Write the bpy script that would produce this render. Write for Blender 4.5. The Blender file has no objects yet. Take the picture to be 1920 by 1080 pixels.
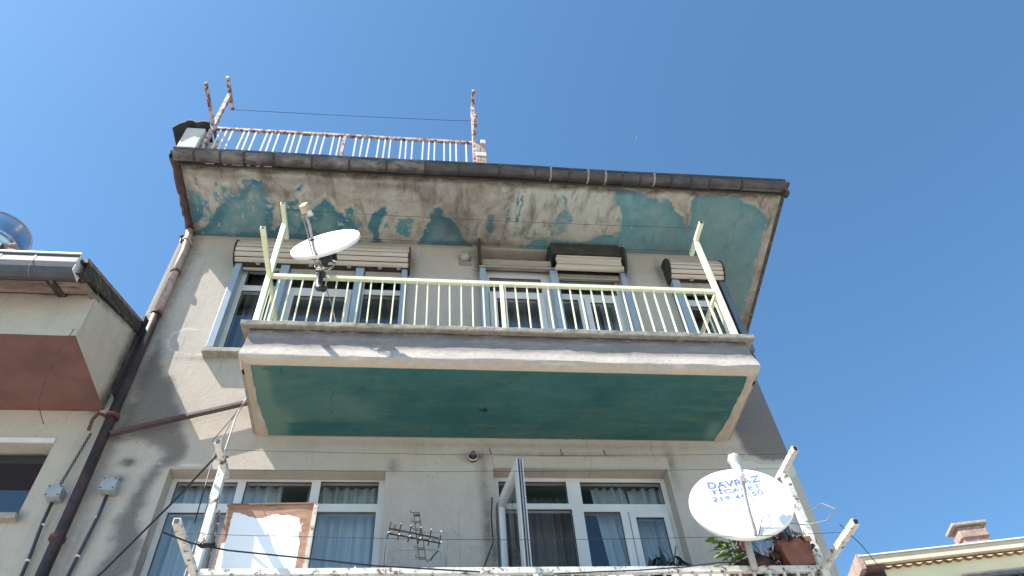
import bpy, math, random
import numpy as np
from mathutils import Vector, Matrix
random.seed(7); RNG = np.random.default_rng(11)
PI = math.pi
S = bpy.context.scene; COL = S.collection

# ------------------------------------------------------------------ camera
P_, W_, R0 = (math.radians(a) for a in (49.87, 9.76, -5.48))
fw = Vector((math.sin(W_)*math.cos(P_), math.cos(W_)*math.cos(P_), math.sin(P_)))
rt = Vector((math.cos(W_), -math.sin(W_), 0)); up = rt.cross(fw)
r2 = rt*math.cos(R0)+up*math.sin(R0); u2 = -rt*math.sin(R0)+up*math.cos(R0)
cam = bpy.data.objects.new('camera', bpy.data.cameras.new('camera')); COL.objects.link(cam)
cam.matrix_world = Matrix(((r2.x, u2.x, -fw.x, 0), (r2.y, u2.y, -fw.y, 0), (r2.z, u2.z, -fw.z, 1.6), (0, 0, 0, 1)))
cam.data.sensor_width = 36; cam.data.lens = 1400/1920*36; cam.data.clip_end = 600; cam.data.clip_start = .05
S.camera = cam
# ------------------------------------------------------------------ sky and sun
SUN = Vector((-.68, -.24, 1)).normalized()
w = bpy.data.worlds.new('World'); S.world = w; w.use_nodes = True
nt = w.node_tree; bg = nt.nodes['Background']
sk = nt.nodes.new('ShaderNodeTexSky'); sk.sky_type = 'NISHITA'; sk.sun_disc = False
sk.sun_elevation = math.asin(SUN.z); sk.sun_rotation = math.atan2(SUN.x, SUN.y)
sk.altitude = 1000; sk.air_density = 1.0; sk.dust_density = 1.2; sk.ozone_density = 1.0
tint = nt.nodes.new('ShaderNodeMix'); tint.data_type = 'RGBA'; tint.blend_type = 'MULTIPLY'; tint.inputs[0].default_value = 1
nt.links.new(sk.outputs[0], tint.inputs[6]); tint.inputs[7].default_value = (.61, .88, .97, 1)
nt.links.new(tint.outputs[2], bg.inputs[0]); bg.inputs[1].default_value = .106
sl = bpy.data.lights.new('sun', 'SUN'); sl.energy = 5.0; sl.angle = math.radians(.55); sl.color = (1, .94, .86)
so = bpy.data.objects.new('sun', sl); COL.objects.link(so); so.location = (-20, -6, 30)
so.rotation_euler = SUN.to_track_quat('Z', 'Y').to_euler()
S.view_settings.view_transform = 'Standard'; S.view_settings.look = 'None'
S.view_settings.exposure = 1.32; S.view_settings.gamma = 1; S.view_settings.use_curve_mapping = False

# ------------------------------------------------------------------ materials
class N:
    def __init__(s, name):
        s.m = bpy.data.materials.new(name); s.m.use_nodes = True; s.t = s.m.node_tree
        s.b = s.t.nodes['Principled BSDF']; s.o = s.t.nodes['Material Output']
        s.tc = s.t.nodes.new('ShaderNodeTexCoord').outputs['Object']
    def L(s, a, b): s.t.links.new(a, b)
    def noise(s, scale, detail=6, rough=.6, dist=0, vec=None, stretch=None):
        n = s.t.nodes.new('ShaderNodeTexNoise'); n.inputs['Scale'].default_value = scale
        n.inputs['Detail'].default_value = detail; n.inputs['Roughness'].default_value = rough
        n.inputs['Distortion'].default_value = dist
        v = vec or s.tc
        if stretch:
            mp = s.t.nodes.new('ShaderNodeMapping'); mp.inputs['Scale'].default_value = stretch; s.L(v, mp.inputs[0]); v = mp.outputs[0]
        s.L(v, n.inputs['Vector']); return n.outputs['Fac']
    def ramp(s, f, lo, hi, a=0., b=1.):
        r = s.t.nodes.new('ShaderNodeMapRange'); r.clamp = True; r.interpolation_type = 'SMOOTHSTEP'
        for k, v in zip((1, 2, 3, 4), (lo, hi, a, b)): r.inputs[k].default_value = v
        s.L(f, r.inputs[0]); return r.outputs[0]
    def mix(s, f, a, b, mode='MIX'):
        m = s.t.nodes.new('ShaderNodeMix'); m.data_type = 'RGBA'; m.blend_type = mode
        if isinstance(f, (int, float)): m.inputs[0].default_value = f
        else: s.L(f, m.inputs[0])
        for i, c in ((6, a), (7, b)):
            if isinstance(c, (tuple, list)): m.inputs[i].default_value = (*c[:3], 1)
            else: s.L(c, m.inputs[i])
        return m.outputs[2]
    def math(s, op, a, b=0.):
        m = s.t.nodes.new('ShaderNodeMath'); m.operation = op; m.use_clamp = True
        for i, c in ((0, a), (1, b)):
            if isinstance(c, (int, float)): m.inputs[i].default_value = c
            else: s.L(c, m.inputs[i])
        return m.outputs[0]
    def attr(s, name='mask'):
        a = s.t.nodes.new('ShaderNodeAttribute'); a.attribute_name = name
        sp = s.t.nodes.new('ShaderNodeSeparateColor'); s.L(a.outputs['Color'], sp.inputs[0]); return sp.outputs
    def bump(s, f, strength=.3, dist=.01):
        b = s.t.nodes.new('ShaderNodeBump'); b.inputs['Strength'].default_value = strength; b.inputs['Distance'].default_value = dist
        s.L(f, b.inputs['Height']); s.L(b.outputs[0], s.b.inputs['Normal'])
    def done(s, col, rough=.8, metal=0., spec=None):
        if isinstance(col, (tuple, list)): s.b.inputs['Base Color'].default_value = (*col[:3], 1)
        else: s.L(col, s.b.inputs['Base Color'])
        if isinstance(rough, (int, float)): s.b.inputs['Roughness'].default_value = rough
        else: s.L(rough, s.b.inputs['Roughness'])
        s.b.inputs['Metallic'].default_value = metal
        if spec is not None: s.b.inputs['Specular IOR Level'].default_value = spec
        return s.m

def simple(name, c, rough=.6, metal=0., var=.25, scale=8, c2=None, lo=.4, hi=.65, bump=.1, bscale=60, stretch=None, dist=.004):
    n = N(name); dk = tuple(x*(1-var) for x in c)
    col = n.mix(n.ramp(n.noise(scale, stretch=stretch), .3, .7), dk, c)
    if c2: col = n.mix(n.ramp(n.noise(scale*1.7, 8, .7, .3, stretch=stretch), lo, hi), col, c2)
    if bump: n.bump(n.noise(bscale, 4), bump, dist)
    return n.done(col, rough, metal)

def plaster_mat(name, base, warm, stain=(.165, .15, .14), soot_dark=(.045, .04, .035), palec=(.62, .57, .5)):
    n = N(name); R, G, B = n.attr()[:3]
    big = n.noise(1.1, 5, .6); mid = n.noise(6, 6, .65); fine = n.noise(55, 5, .7)
    col = n.mix(n.ramp(big, .3, .7), base, warm)
    col = n.mix(n.ramp(mid, .35, .75, 0, .35), col, tuple(x*.72 for x in base))
    col = n.mix(n.ramp(fine, .45, .7, 0, .3), col, tuple(x*.6 for x in base))
    st = n.noise(2.2, 6, .7, 0, stretch=(6, 1, .5))
    col = n.mix(n.ramp(st, .52, .8, 0, .35), col, tuple(x*.55 for x in base))
    rs = n.math('ADD', R, n.math('MULTIPLY', n.math('SUBTRACT', n.noise(13, 8, .8), .5), 1.0))
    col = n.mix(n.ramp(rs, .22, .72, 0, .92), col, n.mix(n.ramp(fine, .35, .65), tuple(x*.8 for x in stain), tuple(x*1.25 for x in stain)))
    gp = n.math('ADD', G, n.math('MULTIPLY', n.math('SUBTRACT', n.noise(14, 7, .8), .5), .9))
    col = n.mix(n.ramp(gp, .4, .6, 0, .85), col, palec)
    bs = n.math('MULTIPLY', B, n.ramp(n.noise(12, 7, .75), .3, .62, .45, 1))
    col = n.mix(bs, col, soot_dark)
    vr = n.t.nodes.new('ShaderNodeTexVoronoi'); vr.feature = 'DISTANCE_TO_EDGE'; vr.inputs['Scale'].default_value = 1.5
    wv = n.t.nodes.new('ShaderNodeVectorMath'); wv.operation = 'MULTIPLY_ADD'; nz = n.t.nodes.new('ShaderNodeTexNoise'); nz.inputs['Scale'].default_value = 5; nz.inputs['Detail'].default_value = 6
    n.L(n.tc, nz.inputs['Vector']); n.L(nz.outputs['Color'], wv.inputs[0]); wv.inputs[1].default_value = (.35, .35, .35); n.L(n.tc, wv.inputs[2]); n.L(wv.outputs[0], vr.inputs['Vector'])
    crk = n.math('MULTIPLY', n.ramp(vr.outputs['Distance'], .0, .006, 1, 0), n.ramp(n.noise(1.7, 3), .5, .6))
    col = n.mix(n.math('MULTIPLY', crk, .45), col, tuple(x*.3 for x in base))
    run = n.ramp(n.noise(1.6, 7, .75, .2, stretch=(11, 1, .45)), .54, .74, 0, .55)
    col = n.mix(run, col, tuple(x*.42 for x in base))
    spot = n.ramp(n.noise(30, 3, .5), .70, .74)
    col = n.mix(n.math('MULTIPLY', spot, .5), col, palec)
    h = n.math('ADD', n.math('MULTIPLY', n.noise(130, 4, .7), .6), n.math('MULTIPLY', n.noise(28, 5, .6), .6))
    n.bump(h, .7, .012)
    return n.done(col, .92, 0, .15)

M = {}
M['wall'] = plaster_mat('aged_render', (.54, .475, .41), (.48, .42, .36))
M['nbwall'] = plaster_mat('cream_render', (.56, .50, .42), (.52, .46, .385), soot_dark=(.06, .055, .05))
# painted soffit with flaking teal
n = N('flaking_teal_soffit'); R, G, B = n.attr()[:3]
fine = n.noise(38, 6, .7); mid = n.noise(7, 7, .7, .2); cloud = n.noise(2.6, 6, .65, .35)
bei = n.mix(n.ramp(cloud, .35, .65), (.33, .305, .265), (.51, .485, .44))
bei = n.mix(n.ramp(mid, .5, .75, 0, .5), bei, (.19, .15, .115))
bei = n.mix(n.math('MULTIPLY', B, n.ramp(mid, .2, .7, 1, .6)), bei, (.52, .55, .50))
bei = n.mix(n.ramp(n.noise(2.4, 7, .72, .5, stretch=(2.6, .8, 1)), .47, .7, 0, .85), bei, (.16, .13, .10))
bei = n.mix(n.ramp(n.noise(3.1, 6, .7, .6, stretch=(2.2, .7, 1)), .55, .75, 0, .6), bei, (.62, .59, .52))
te = n.mix(n.ramp(cloud, .3, .7), (.105, .27, .325), (.175, .335, .375))
te = n.mix(n.ramp(mid, .45, .75, 0, .6), te, (.27, .38, .385))
te = n.mix(n.math('MULTIPLY', B, .7), te, n.mix(n.ramp(mid, .4, .65), (.20, .29, .30), (.37, .40, .37)))
te = n.mix(n.ramp(n.noise(9, 7, .75, 0, stretch=(1.6, .5, 1)), .5, .7, 0, .22), te, (.38, .42, .40)); te = n.mix(n.ramp(n.noise(5, 6, .7, 0, stretch=(2, .7, 1)), .5, .75, 0, .6), te, (.06, .17, .21))
te = n.mix(n.math('MULTIPLY', G, .85), te, n.mix(n.ramp(mid, .35, .65), (.025, .14, .20), (.08, .20, .24)))
col = n.mix(R, bei, te)
edge = n.math('MULTIPLY', n.math('MULTIPLY', R, n.math('SUBTRACT', 1., R)), 3.2)
col = n.mix(n.math('MULTIPLY', edge, n.ramp(n.noise(11, 5), .48, .6)), col, (.42, .46, .43))
A4 = n.t.nodes.new('ShaderNodeAttribute'); A4.attribute_name = 'soot_dark'  # soot marks plus shade painted along the front edge
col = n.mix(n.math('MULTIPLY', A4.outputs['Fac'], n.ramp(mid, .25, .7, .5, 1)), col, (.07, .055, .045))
n.bump(n.math('ADD', n.math('MULTIPLY', R, .5), n.math('MULTIPLY', fine, .5)), .4, .006)
M['soffit'] = n.done(col, .85, 0, .2)
# teal underside of the balcony
n = N('teal_balcony_underside'); R, G, B = n.attr()[:3]
t = n.mix(n.ramp(n.noise(1.6, 6, .65, .5), .3, .7), (.022, .10, .105), (.048, .15, .145))
t = n.mix(n.ramp(n.noise(3, 7, .75, .3, stretch=(.5, 2.5, 1)), .42, .75, 0, .75), t, (.10, .17, .125))
t = n.mix(n.ramp(n.noise(60, 5, .7, stretch=(.5, 2, 1)), .45, .7, 0, .4), t, (.02, .08, .085))
e = n.math('ADD', R, n.math('MULTIPLY', n.math('SUBTRACT', n.noise(13, 8, .75), .5), .8))
t = n.mix(n.ramp(G, .2, .9, 0, .5), t, (.20, .30, .24))
t = n.mix(n.ramp(e, .42, .56), t, n.mix(n.ramp(n.noise(7), .3, .7), (.40, .33, .27), (.50, .45, .38)))
vr = n.t.nodes.new('ShaderNodeTexVoronoi'); vr.feature = 'DISTANCE_TO_EDGE'; vr.inputs['Scale'].default_value = 1.1
wv = n.t.nodes.new('ShaderNodeVectorMath'); wv.operation = 'MULTIPLY_ADD'; nz = n.t.nodes.new('ShaderNodeTexNoise'); nz.inputs['Scale'].default_value = 4; nz.inputs['Detail'].default_value = 7
n.L(n.tc, nz.inputs['Vector']); n.L(nz.outputs['Color'], wv.inputs[0]); wv.inputs[1].default_value = (.4, .4, .4); n.L(n.tc, wv.inputs[2]); n.L(wv.outputs[0], vr.inputs['Vector'])
t = n.mix(n.math('MULTIPLY', n.ramp(vr.outputs['Distance'], 0, .007, .6, 0), n.ramp(n.noise(1.3, 3), .48, .58)), t, (.01, .05, .05))
t = n.mix(n.ramp(n.noise(19, 7, .8), .66, .72, 0, .6), t, (.16, .25, .21))
t = n.mix(B, t, (.01, .01, .01))
n.bump(n.noise(70, 5, .7), .45, .006)
M['teal'] = n.done(t, .8, 0, .25)
# edge of the balcony: rough render, sooty crack and painted shade band under the coping
n = N('balcony_render'); R, G, B = n.attr()[:3]
c = n.mix(n.ramp(n.noise(2.5, 6), .3, .7), (.40, .36, .33), (.47, .43, .385))
c = n.mix(n.ramp(n.noise(45, 6, .75), .5, .7, 0, .4), c, (.22, .2, .185))
c = n.mix(n.math('MULTIPLY', G, n.ramp(n.noise(5, 5), .2, .7, .5, 1)), c, (.50, .385, .28))  # lower roll: warm ground bounce put into the colour
c = n.mix(n.math('MULTIPLY', R, n.ramp(n.noise(7, 7, .7, 0, stretch=(.6, 1, 2)), .3, .6, .6, 1)), c, (.20, .175, .17))  # coping's shade band put into the colour
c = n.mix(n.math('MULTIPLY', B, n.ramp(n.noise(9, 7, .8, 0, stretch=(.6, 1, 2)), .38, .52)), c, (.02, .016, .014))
n.bump(n.math('ADD', n.noise(95, 5, .75), n.noise(25, 4)), .8, .012)
M['balc'] = n.done(c, .93, 0, .15)
M['coping'] = simple('weathered_concrete_coping', (.42, .38, .32), .9, 0, .35, 14, (.20, .175, .15), .50, .75, .9, 80, dist=.008)
M['gutter'] = simple('weathered_zinc_gutter', (.20, .185, .18), .45, .35, .5, 4, (.055, .045, .045), .42, .68, .25, 25, stretch=(1, 1, 3))
M['gutterdark'] = simple('darker_gutter_tone', (.085, .08, .085), .42, .2, .5, 5, (.04, .034, .036), .42, .68, .25, 25, stretch=(1, 1, 3))  # same gutter in a darker tone, for the right-hand lengths
M['strap'] = simple('rusty_gutter_strap', (.06, .045, .04), .7, .2, .4, 20, (.3, .14, .09), .55, .7)
M['strap2'] = simple('pale_gutter_strap', (.4, .33, .29), .7, .1, .4, 20, (.25, .1, .06), .5, .6)
M['fascia'] = simple('sooty_timber_fascia', (.085, .068, .058), .85, 0, .5, 9, (.22, .19, .17), .52, .72, .5, 40, stretch=(.5, 1, 3))
M['brown'] = simple('dark_brown_sheet_metal', (.085, .045, .042), .55, .1, .5, 12, (.33, .3, .29), .6, .75, .3, 40)
M['pipe'] = simple('oxblood_downpipe_paint', (.06, .028, .028), .5, 0, .5, 3, (.014, .012, .012), .42, .6, .2, 40)
M['pipelight'] = simple('sunlit_downpipe_tone', (.44, .33, .29), .6, 0, .3, 10, (.13, .06, .055), .5, .7)  # upper pipe: sunlit paleness put into the base colour
M['blue'] = simple('pale_blue_enamel', (.34, .42, .49), .3, 0, .2, 3, (.27, .35, .42), .4, .7, .05)
M['darkblue'] = simple('dark_slate_enamel', (.13, .155, .18), .4, 0, .2, 5)
M['pvc'] = simple('white_pvc', (.66, .64, .62), .3, 0, .1, 4, (.48, .45, .42), .62, .85, .03)
M['gasket'] = simple('black_gasket', (.012, .012, .014), .5, 0, .1, 5, bump=0)
M['slat'] = simple('cream_shutter_slat', (.56, .47, .37), .5, 0, .22, 4, (.38, .31, .24), .5, .75, .05, stretch=(.4, 3, 3))
M['slatgrey'] = simple('grey_beige_shutter_slat', (.40, .34, .29), .5, 0, .25, 4, (.25, .2, .17), .5, .75, .05)
M['soot_dark'] = simple('dark_grimy_cavity', (.05, .046, .036), .9, 0, .5, 5, (.1, .085, .06), .5, .8)
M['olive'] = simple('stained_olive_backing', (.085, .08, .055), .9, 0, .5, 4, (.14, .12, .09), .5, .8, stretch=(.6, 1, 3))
M['lintel'] = simple('stained_lintel_board', (.40, .32, .24), .8, 0, .3, 4, (.16, .12, .09), .5, .8, .3, stretch=(.5, 1, 2))
M['lime'] = simple('pale_lime_paint', (.78, .80, .56), .45, 0, .12, 6, (.42, .30, .15), .64, .70, .1)
def flaky(name, paint, rust, scale, lo, hi, bump=.5):
    n = N(name)
    f = n.ramp(n.noise(scale, 9, .75, .4), lo, hi)
    c = n.mix(f, n.mix(n.ramp(n.noise(scale*.5), .3, .7), paint, tuple(x*.75 for x in paint)), n.mix(n.ramp(n.noise(scale*2), .35, .65), rust, tuple(x*.4 for x in rust)))
    n.bump(n.math('SUBTRACT', 1., f), bump, .004); return n.done(c, .65)
M['flakywhite'] = flaky('flaking_white_paint', (.72, .70, .64), (.20, .12, .08), 17, .55, .60)
M['flakyrust'] = flaky('flaking_pink_white_paint', (.60, .50, .46), (.26, .10, .07), 15, .47, .54)
M['flakypale'] = flaky('flaking_pale_bar_paint', (.74, .68, .64), (.30, .14, .11), 15, .56, .62)
M['oldpaint'] = flaky('flaking_cream_paint', (.62, .56, .46), (.20, .10, .06), 20, .53, .60)
M['rust'] = simple('rusted_iron', (.16, .075, .055), .8, .1, .5, 14, (.33, .2, .16), .55, .72, .3)
M['rod'] = simple('purple_brown_iron_bar', (.12, .075, .075), .6, .1, .4, 10, (.22, .12, .1), .6, .75)
M['black'] = simple('black_rubber', (.012, .012, .014), .55, 0, .3, 20, bump=.1)
M['wire'] = simple('dark_steel_wire', (.035, .032, .03), .5, .5, .3, 20, bump=0)
M['greycable'] = simple('grey_cable', (.30, .27, .24), .6, 0, .3, 20, bump=0)
M['conduit'] = simple('dark_blue_grey_conduit', (.045, .052, .068), .5, 0, .3, 10, bump=0)
M['jbox'] = simple('grey_plastic_box', (.33, .36, .38), .55, 0, .15, 8, (.2, .2, .2), .6, .8, .1)
M['dish'] = simple('white_dish_paint', (.84, .83, .82), .4, 0, .05, 4, (.70, .66, .60), .62, .85, .05, stretch=(3, 3, .6))
M['dishgrey'] = simple('grey_dish_arm', (.42, .41, .42), .5, .2, .3, 14, (.2, .15, .12), .6, .75)
M['mount'] = simple('dark_green_grey_mount', (.03, .038, .042), .5, .1, .4, 15, bump=.2)
M['lnb'] = simple('yellowed_plastic', (.60, .48, .30), .5, 0, .2, 10)
M['lnbwhite'] = simple('lnb_lens_white', (.7, .68, .62), .4, 0, .1, 10, bump=0)
M['blueprint'] = simple('faded_blue_print', (.06, .13, .50), .6, 0, .3, 60, (.35, .42, .72), .45, .7, bump=0)
M['paperwhite'] = simple('white_fabric', (.82, .82, .83), .85, 0, .07, 6, bump=.3, bscale=25, dist=.01)
M['shadedfabric'] = simple('shaded_white_fabric', (.36, .35, .38), .9, 0, .15, 5, bump=.3, bscale=25)  # white fabric with its shade put into the colour
M['antenna'] = simple('dark_antenna_rod', (.03, .025, .022), .6, .3, .4, 20, bump=0)
M['cap'] = simple('white_plastic_tip', (.7, .68, .64), .5, 0, .1, 10, bump=0)
M['tube'] = simple('white_enamel_tube', (.42, .41, .40), .4, 0, .3, 15, (.25, .23, .22), .55, .75)
M['leaf'] = simple('bright_green_leaf', (.17, .30, .05), .45, 0, .5, 9, (.26, .40, .08), .45, .65, .1)
M['darkleaf'] = simple('dark_green_leaf', (.016, .036, .022), .4, 0, .5, 9)
M['deadleaf'] = simple('withered_brown_leaf', (.05, .028, .025), .85, 0, .5, 9, (.1, .06, .045), .5, .7)
M['stem'] = simple('plant_stem', (.06, .07, .03), .7, 0, .4, 12)
M['terracotta'] = simple('terracotta', (.27, .11, .08), .85, 0, .25, 7, (.36, .2, .16), .55, .75, .3)
M['sack'] = simple('dark_brown_cloth', (.045, .022, .02), .75, 0, .5, 6, (.09, .04, .035), .5, .7, .5, 20, dist=.01)
M['soil'] = simple('dry_soil', (.05, .035, .025), .95, 0, .5, 25, bump=.8)
M['zinc'] = simple('galvanised_steel', (.55, .57, .60), .22, .95, .12, 3, bump=.02)
M['zincrim'] = simple('copper_brown_rim', (.35, .22, .2), .4, .6, .3, 10)
M['maroon'] = simple('maroon_render', (.20, .10, .09), .92, 0, .3, 3, (.15, .078, .07), .5, .75, .5, 70)
M['charred'] = simple('charred_verge_board', (.055, .045, .04), .9, 0, .6, 6, (.24, .21, .19), .54, .68, .6, 30, stretch=(3, .6, 3))
M['oldwood'] = simple('bleached_timber', (.28, .2, .16), .85, 0, .45, 7, (.06, .05, .045), .5, .66, .5, 40, stretch=(.4, 2, 4))
M['whitestrip'] = simple('white_metal_edge', (.75, .74, .7), .4, 0, .1, 8, bump=0)
M['bluegutter'] = simple('blue_grey_gutter', (.065, .072, .088), .6, 0, .35, 6, (.04, .042, .05), .5, .7)
M['yellow'] = simple('pale_yellow_render', (.92, .83, .52), .9, 0, .06, 2, (.88, .78, .47), .5, .8, .3, 60)
M['creamgutter'] = simple('cream_gutter_board', (.70, .58, .42), .7, 0, .15, 4, (.45, .33, .25), .6, .8, .2)
M['tile'] = simple('clay_roof_tile', (.34, .19, .14), .85, 0, .35, 7, (.22, .13, .11), .5, .7, .4)
M['brick'] = simple('pinkish_brick', (.40, .28, .23), .9, 0, .3, 9, (.50, .44, .38), .52, .66, .6, 50)
M['whiterender'] = simple('off_white_render', (.62, .60, .54), .9, 0, .2, 8, (.42, .4, .36), .6, .75, .7, 40, dist=.01)
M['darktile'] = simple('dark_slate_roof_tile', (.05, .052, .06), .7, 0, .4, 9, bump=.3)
M['street'] = simple('sunlit_concrete_setts', (.35, .335, .31), .9, 0, .2, 2, (.27, .255, .235), .5, .7, .4, 40)
M['room'] = simple('dim_room_paint', (.42, .40, .37), .9, 0, .1, 2, bump=0)
M['hardboard'] = None
n = N('peeling_board'); R = n.attr()[0]
wf = n.ramp(n.math('ADD', R, n.math('MULTIPLY', n.math('SUBTRACT', n.noise(26, 9, .75, .5, stretch=(1.2, 1, .8)), .5), .75)), .47, .51)
c = n.mix(n.ramp(n.noise(14, 6, .7, 0, stretch=(.6, 1, 2)), .3, .7), (.27, .12, .06), (.44, .25, .16))
c = n.mix(wf, c, n.mix(n.ramp(n.noise(30, 5), .7, .8), (.84, .83, .82), (.5, .4, .32)))
n.bump(wf, .6, .006); M['hardboard'] = n.done(c, .7)
M['boardback'] = simple('brown_hardboard_edge', (.22, .11, .08), .8, 0, .3, 9, (.6, .55, .5), .56, .62, .3)
# window glass and translucent cloth
def glass(name, tint, ior, rough=.01):
    n = N(name); t = n.t; t.nodes.remove(n.b)
    tr = t.nodes.new('ShaderNodeBsdfTransparent'); tr.inputs[0].default_value = (*tint, 1)
    gl = t.nodes.new('ShaderNodeBsdfGlossy'); gl.inputs['Roughness'].default_value = rough; gl.inputs[0].default_value = (.95, .97, 1, 1)
    fr = t.nodes.new('ShaderNodeFresnel'); fr.inputs[0].default_value = ior
    bp = t.nodes.new('ShaderNodeBump'); bp.inputs['Strength'].default_value = .05; bp.inputs['Distance'].default_value = .02
    n.L(n.noise(2.2, 2), bp.inputs['Height']); n.L(bp.outputs[0], gl.inputs['Normal'])
    mx = t.nodes.new('ShaderNodeMixShader'); ge = t.nodes.new('ShaderNodeNewGeometry'); n.L(n.math('MULTIPLY', fr.outputs[0], n.math('SUBTRACT', 1., ge.outputs['Backfacing'])), mx.inputs[0]); n.L(tr.outputs[0], mx.inputs[1]); n.L(gl.outputs[0], mx.inputs[2])
    n.L(mx.outputs[0], n.o.inputs[0]); return n.m
M['glass'] = glass('window_glass', (.86, .90, .91), 1.85)
def cloth(name, c, tr=.45, stretch=None):
    n = N(name); d = n.b; t = n.t
    col = n.mix(n.ramp(n.noise(5, 3), .3, .7), tuple(x*.85 for x in c), c); n.L(col, d.inputs['Base Color']); d.inputs['Roughness'].default_value = .95
    tl = t.nodes.new('ShaderNodeBsdfTranslucent'); n.L(col, tl.inputs[0])
    mx = t.nodes.new('ShaderNodeMixShader'); mx.inputs[0].default_value = tr; n.L(d.outputs[0], mx.inputs[1]); n.L(tl.outputs[0], mx.inputs[2]); n.L(mx.outputs[0], n.o.inputs[0]); return n.m
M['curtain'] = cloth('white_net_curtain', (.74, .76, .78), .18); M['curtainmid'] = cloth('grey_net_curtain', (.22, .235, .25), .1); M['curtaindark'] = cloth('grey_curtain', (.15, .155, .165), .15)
M['sheet'] = cloth('white_sheet', (.82, .82, .82), .3)
n = N('clear_plastic_bottle'); n.b.inputs['Transmission Weight'].default_value = .55; n.b.inputs['Roughness'].default_value = .12; n.bump(n.noise(25, 3), .6, .01)
M['plastic'] = n.done((.80, .80, .78), .15)

# ------------------------------------------------------------------ mesh building
BASE = {}
def bpos(o): return BASE.get(o.name, Vector((0, 0, 0))) if o is not None else Vector((0, 0, 0))
class MB:
    def __init__(s): s.v = []; s.f = []; s.a = None
    def add(s, vs, fs):
        k = len(s.v); s.v += [tuple(p) for p in vs]; s.f += [tuple(i+k for i in f) for f in fs]; return s
    def box(s, x0, x1, y0, y1, z0, z1):
        return s.add([(x, y, z) for x in (x0, x1) for y in (y0, y1) for z in (z0, z1)],
                     [(0, 1, 3, 2), (4, 6, 7, 5), (0, 4, 5, 1), (2, 3, 7, 6), (0, 2, 6, 4), (1, 5, 7, 3)])
    def bar(s, p0, p1, wd, ht, upv=(0, 0, 1)):
        p0, p1 = Vector(p0), Vector(p1); d = (p1-p0).normalized(); a = d.cross(Vector(upv)); 
        if a.length < 1e-3: a = d.cross(Vector((1, 0, 0)))
        a.normalize(); b = a.cross(d).normalized()
        vs = [p+a*sx*wd/2+b*sy*ht/2 for p in (p0, p1) for sx, sy in ((-1, -1), (1, -1), (1, 1), (-1, 1))]
        return s.add(vs, [(0, 1, 2, 3), (7, 6, 5, 4), (0, 4, 5, 1), (1, 5, 6, 2), (2, 6, 7, 3), (3, 7, 4, 0)])
    def tube(s, pts, r, k=8, caps=True):
        pts = [Vector(p) for p in pts]; rings = []; a = None
        rr = r if isinstance(r, (list, tuple)) else [r]*len(pts)
        for i, p in enumerate(pts):
            d = (pts[min(i+1, len(pts)-1)]-pts[max(i-1, 0)]).normalized()
            if a is None: a = d.orthogonal().normalized()
            a = (a-d*a.dot(d)).normalized(); b = d.cross(a)
            rings.append([p+(a*math.cos(t*2*PI/k)+b*math.sin(t*2*PI/k))*rr[i] for t in range(k)])
        vs = [q for ring in rings for q in ring]
        fs = [(i*k+j, i*k+(j+1) % k, (i+1)*k+(j+1) % k, (i+1)*k+j) for i in range(len(pts)-1) for j in range(k)]
        if caps: fs += [tuple(range(k))[::-1], tuple((len(pts)-1)*k+j for j in range(k))]
        return s.add(vs, fs)
    def grid(s, fn, nu, nv):
        return s.add([fn(i/nu, j/nv) for j in range(nv+1) for i in range(nu+1)],
                     [(j*(nu+1)+i, j*(nu+1)+i+1, (j+1)*(nu+1)+i+1, (j+1)*(nu+1)+i) for j in range(nv) for i in range(nu)])
    def prism(s, poly, fn, d0, d1):     # poly of 2d points, fn(u,v,d)->xyz
        k = len(poly)
        return s.add([fn(u, v, d) for d in (d0, d1) for u, v in poly],
                     [tuple(range(k)), tuple(range(2*k-1, k-1, -1))]+[(i, i+k, (i+1) % k+k, (i+1) % k) for i in range(k)])
    def mesh(s, name, mat, base=Vector((0, 0, 0)), smooth=False):
        me = bpy.data.meshes.new(name); me.from_pydata([Vector(p)-base for p in s.v], [], s.f); me.update()
        import bmesh
        bm = bmesh.new(); bm.from_mesh(me); bmesh.ops.recalc_face_normals(bm, faces=bm.faces); bm.to_mesh(me); bm.free()
        me.materials.append(mat if not isinstance(mat, str) else M[mat])
        if smooth:
            me.polygons.foreach_set('use_smooth', [True]*len(me.polygons))
        return me
    def build(s, name, mat, parent=None, smooth=False, bevel=0, loc=None):
        base = bpos(parent) if parent is not None else (Vector(loc) if loc else Vector((0, 0, 0)))
        me = s.mesh(name, mat, base, smooth); o = bpy.data.objects.new(name, me); COL.objects.link(o)
        if parent is not None: o.parent = parent; BASE[o.name] = base
        else: o.location = base; BASE[o.name] = base
        if s.a is not None:
            for an, arr in s.a.items():
                at = me.attributes.new(an, 'FLOAT_COLOR', 'POINT'); at.data.foreach_set('color', arr.astype(np.float32).ravel())
        if bevel:
            b = o.modifiers.new('bevel', 'BEVEL'); b.width = bevel; b.segments = 2; b.limit_method = 'ANGLE'; b.harden_normals = False
        return o
def tag(o, label=None, cat=None, group=None, kind=None):
    for k, v in (('label', label), ('category', cat), ('group', group), ('kind', kind)):
        if v: o[k] = v
    return o
def thing(name, loc, label, cat, group=None):
    o = bpy.data.objects.new(name, None); COL.objects.link(o); o.location = loc; o.empty_display_size = .1
    BASE[o.name] = Vector(loc); return tag(o, label, cat, group)
def inst(name, me, parent, wloc=(0, 0, 0), rot=None, scale=None):
    o = bpy.data.objects.new(name, me); COL.objects.link(o); o.parent = parent
    o.location = Vector(wloc)-bpos(parent)
    if rot is not None: o.rotation_euler = rot
    if scale is not None: o.scale = scale
    BASE[o.name] = Vector(wloc); return o
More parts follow.
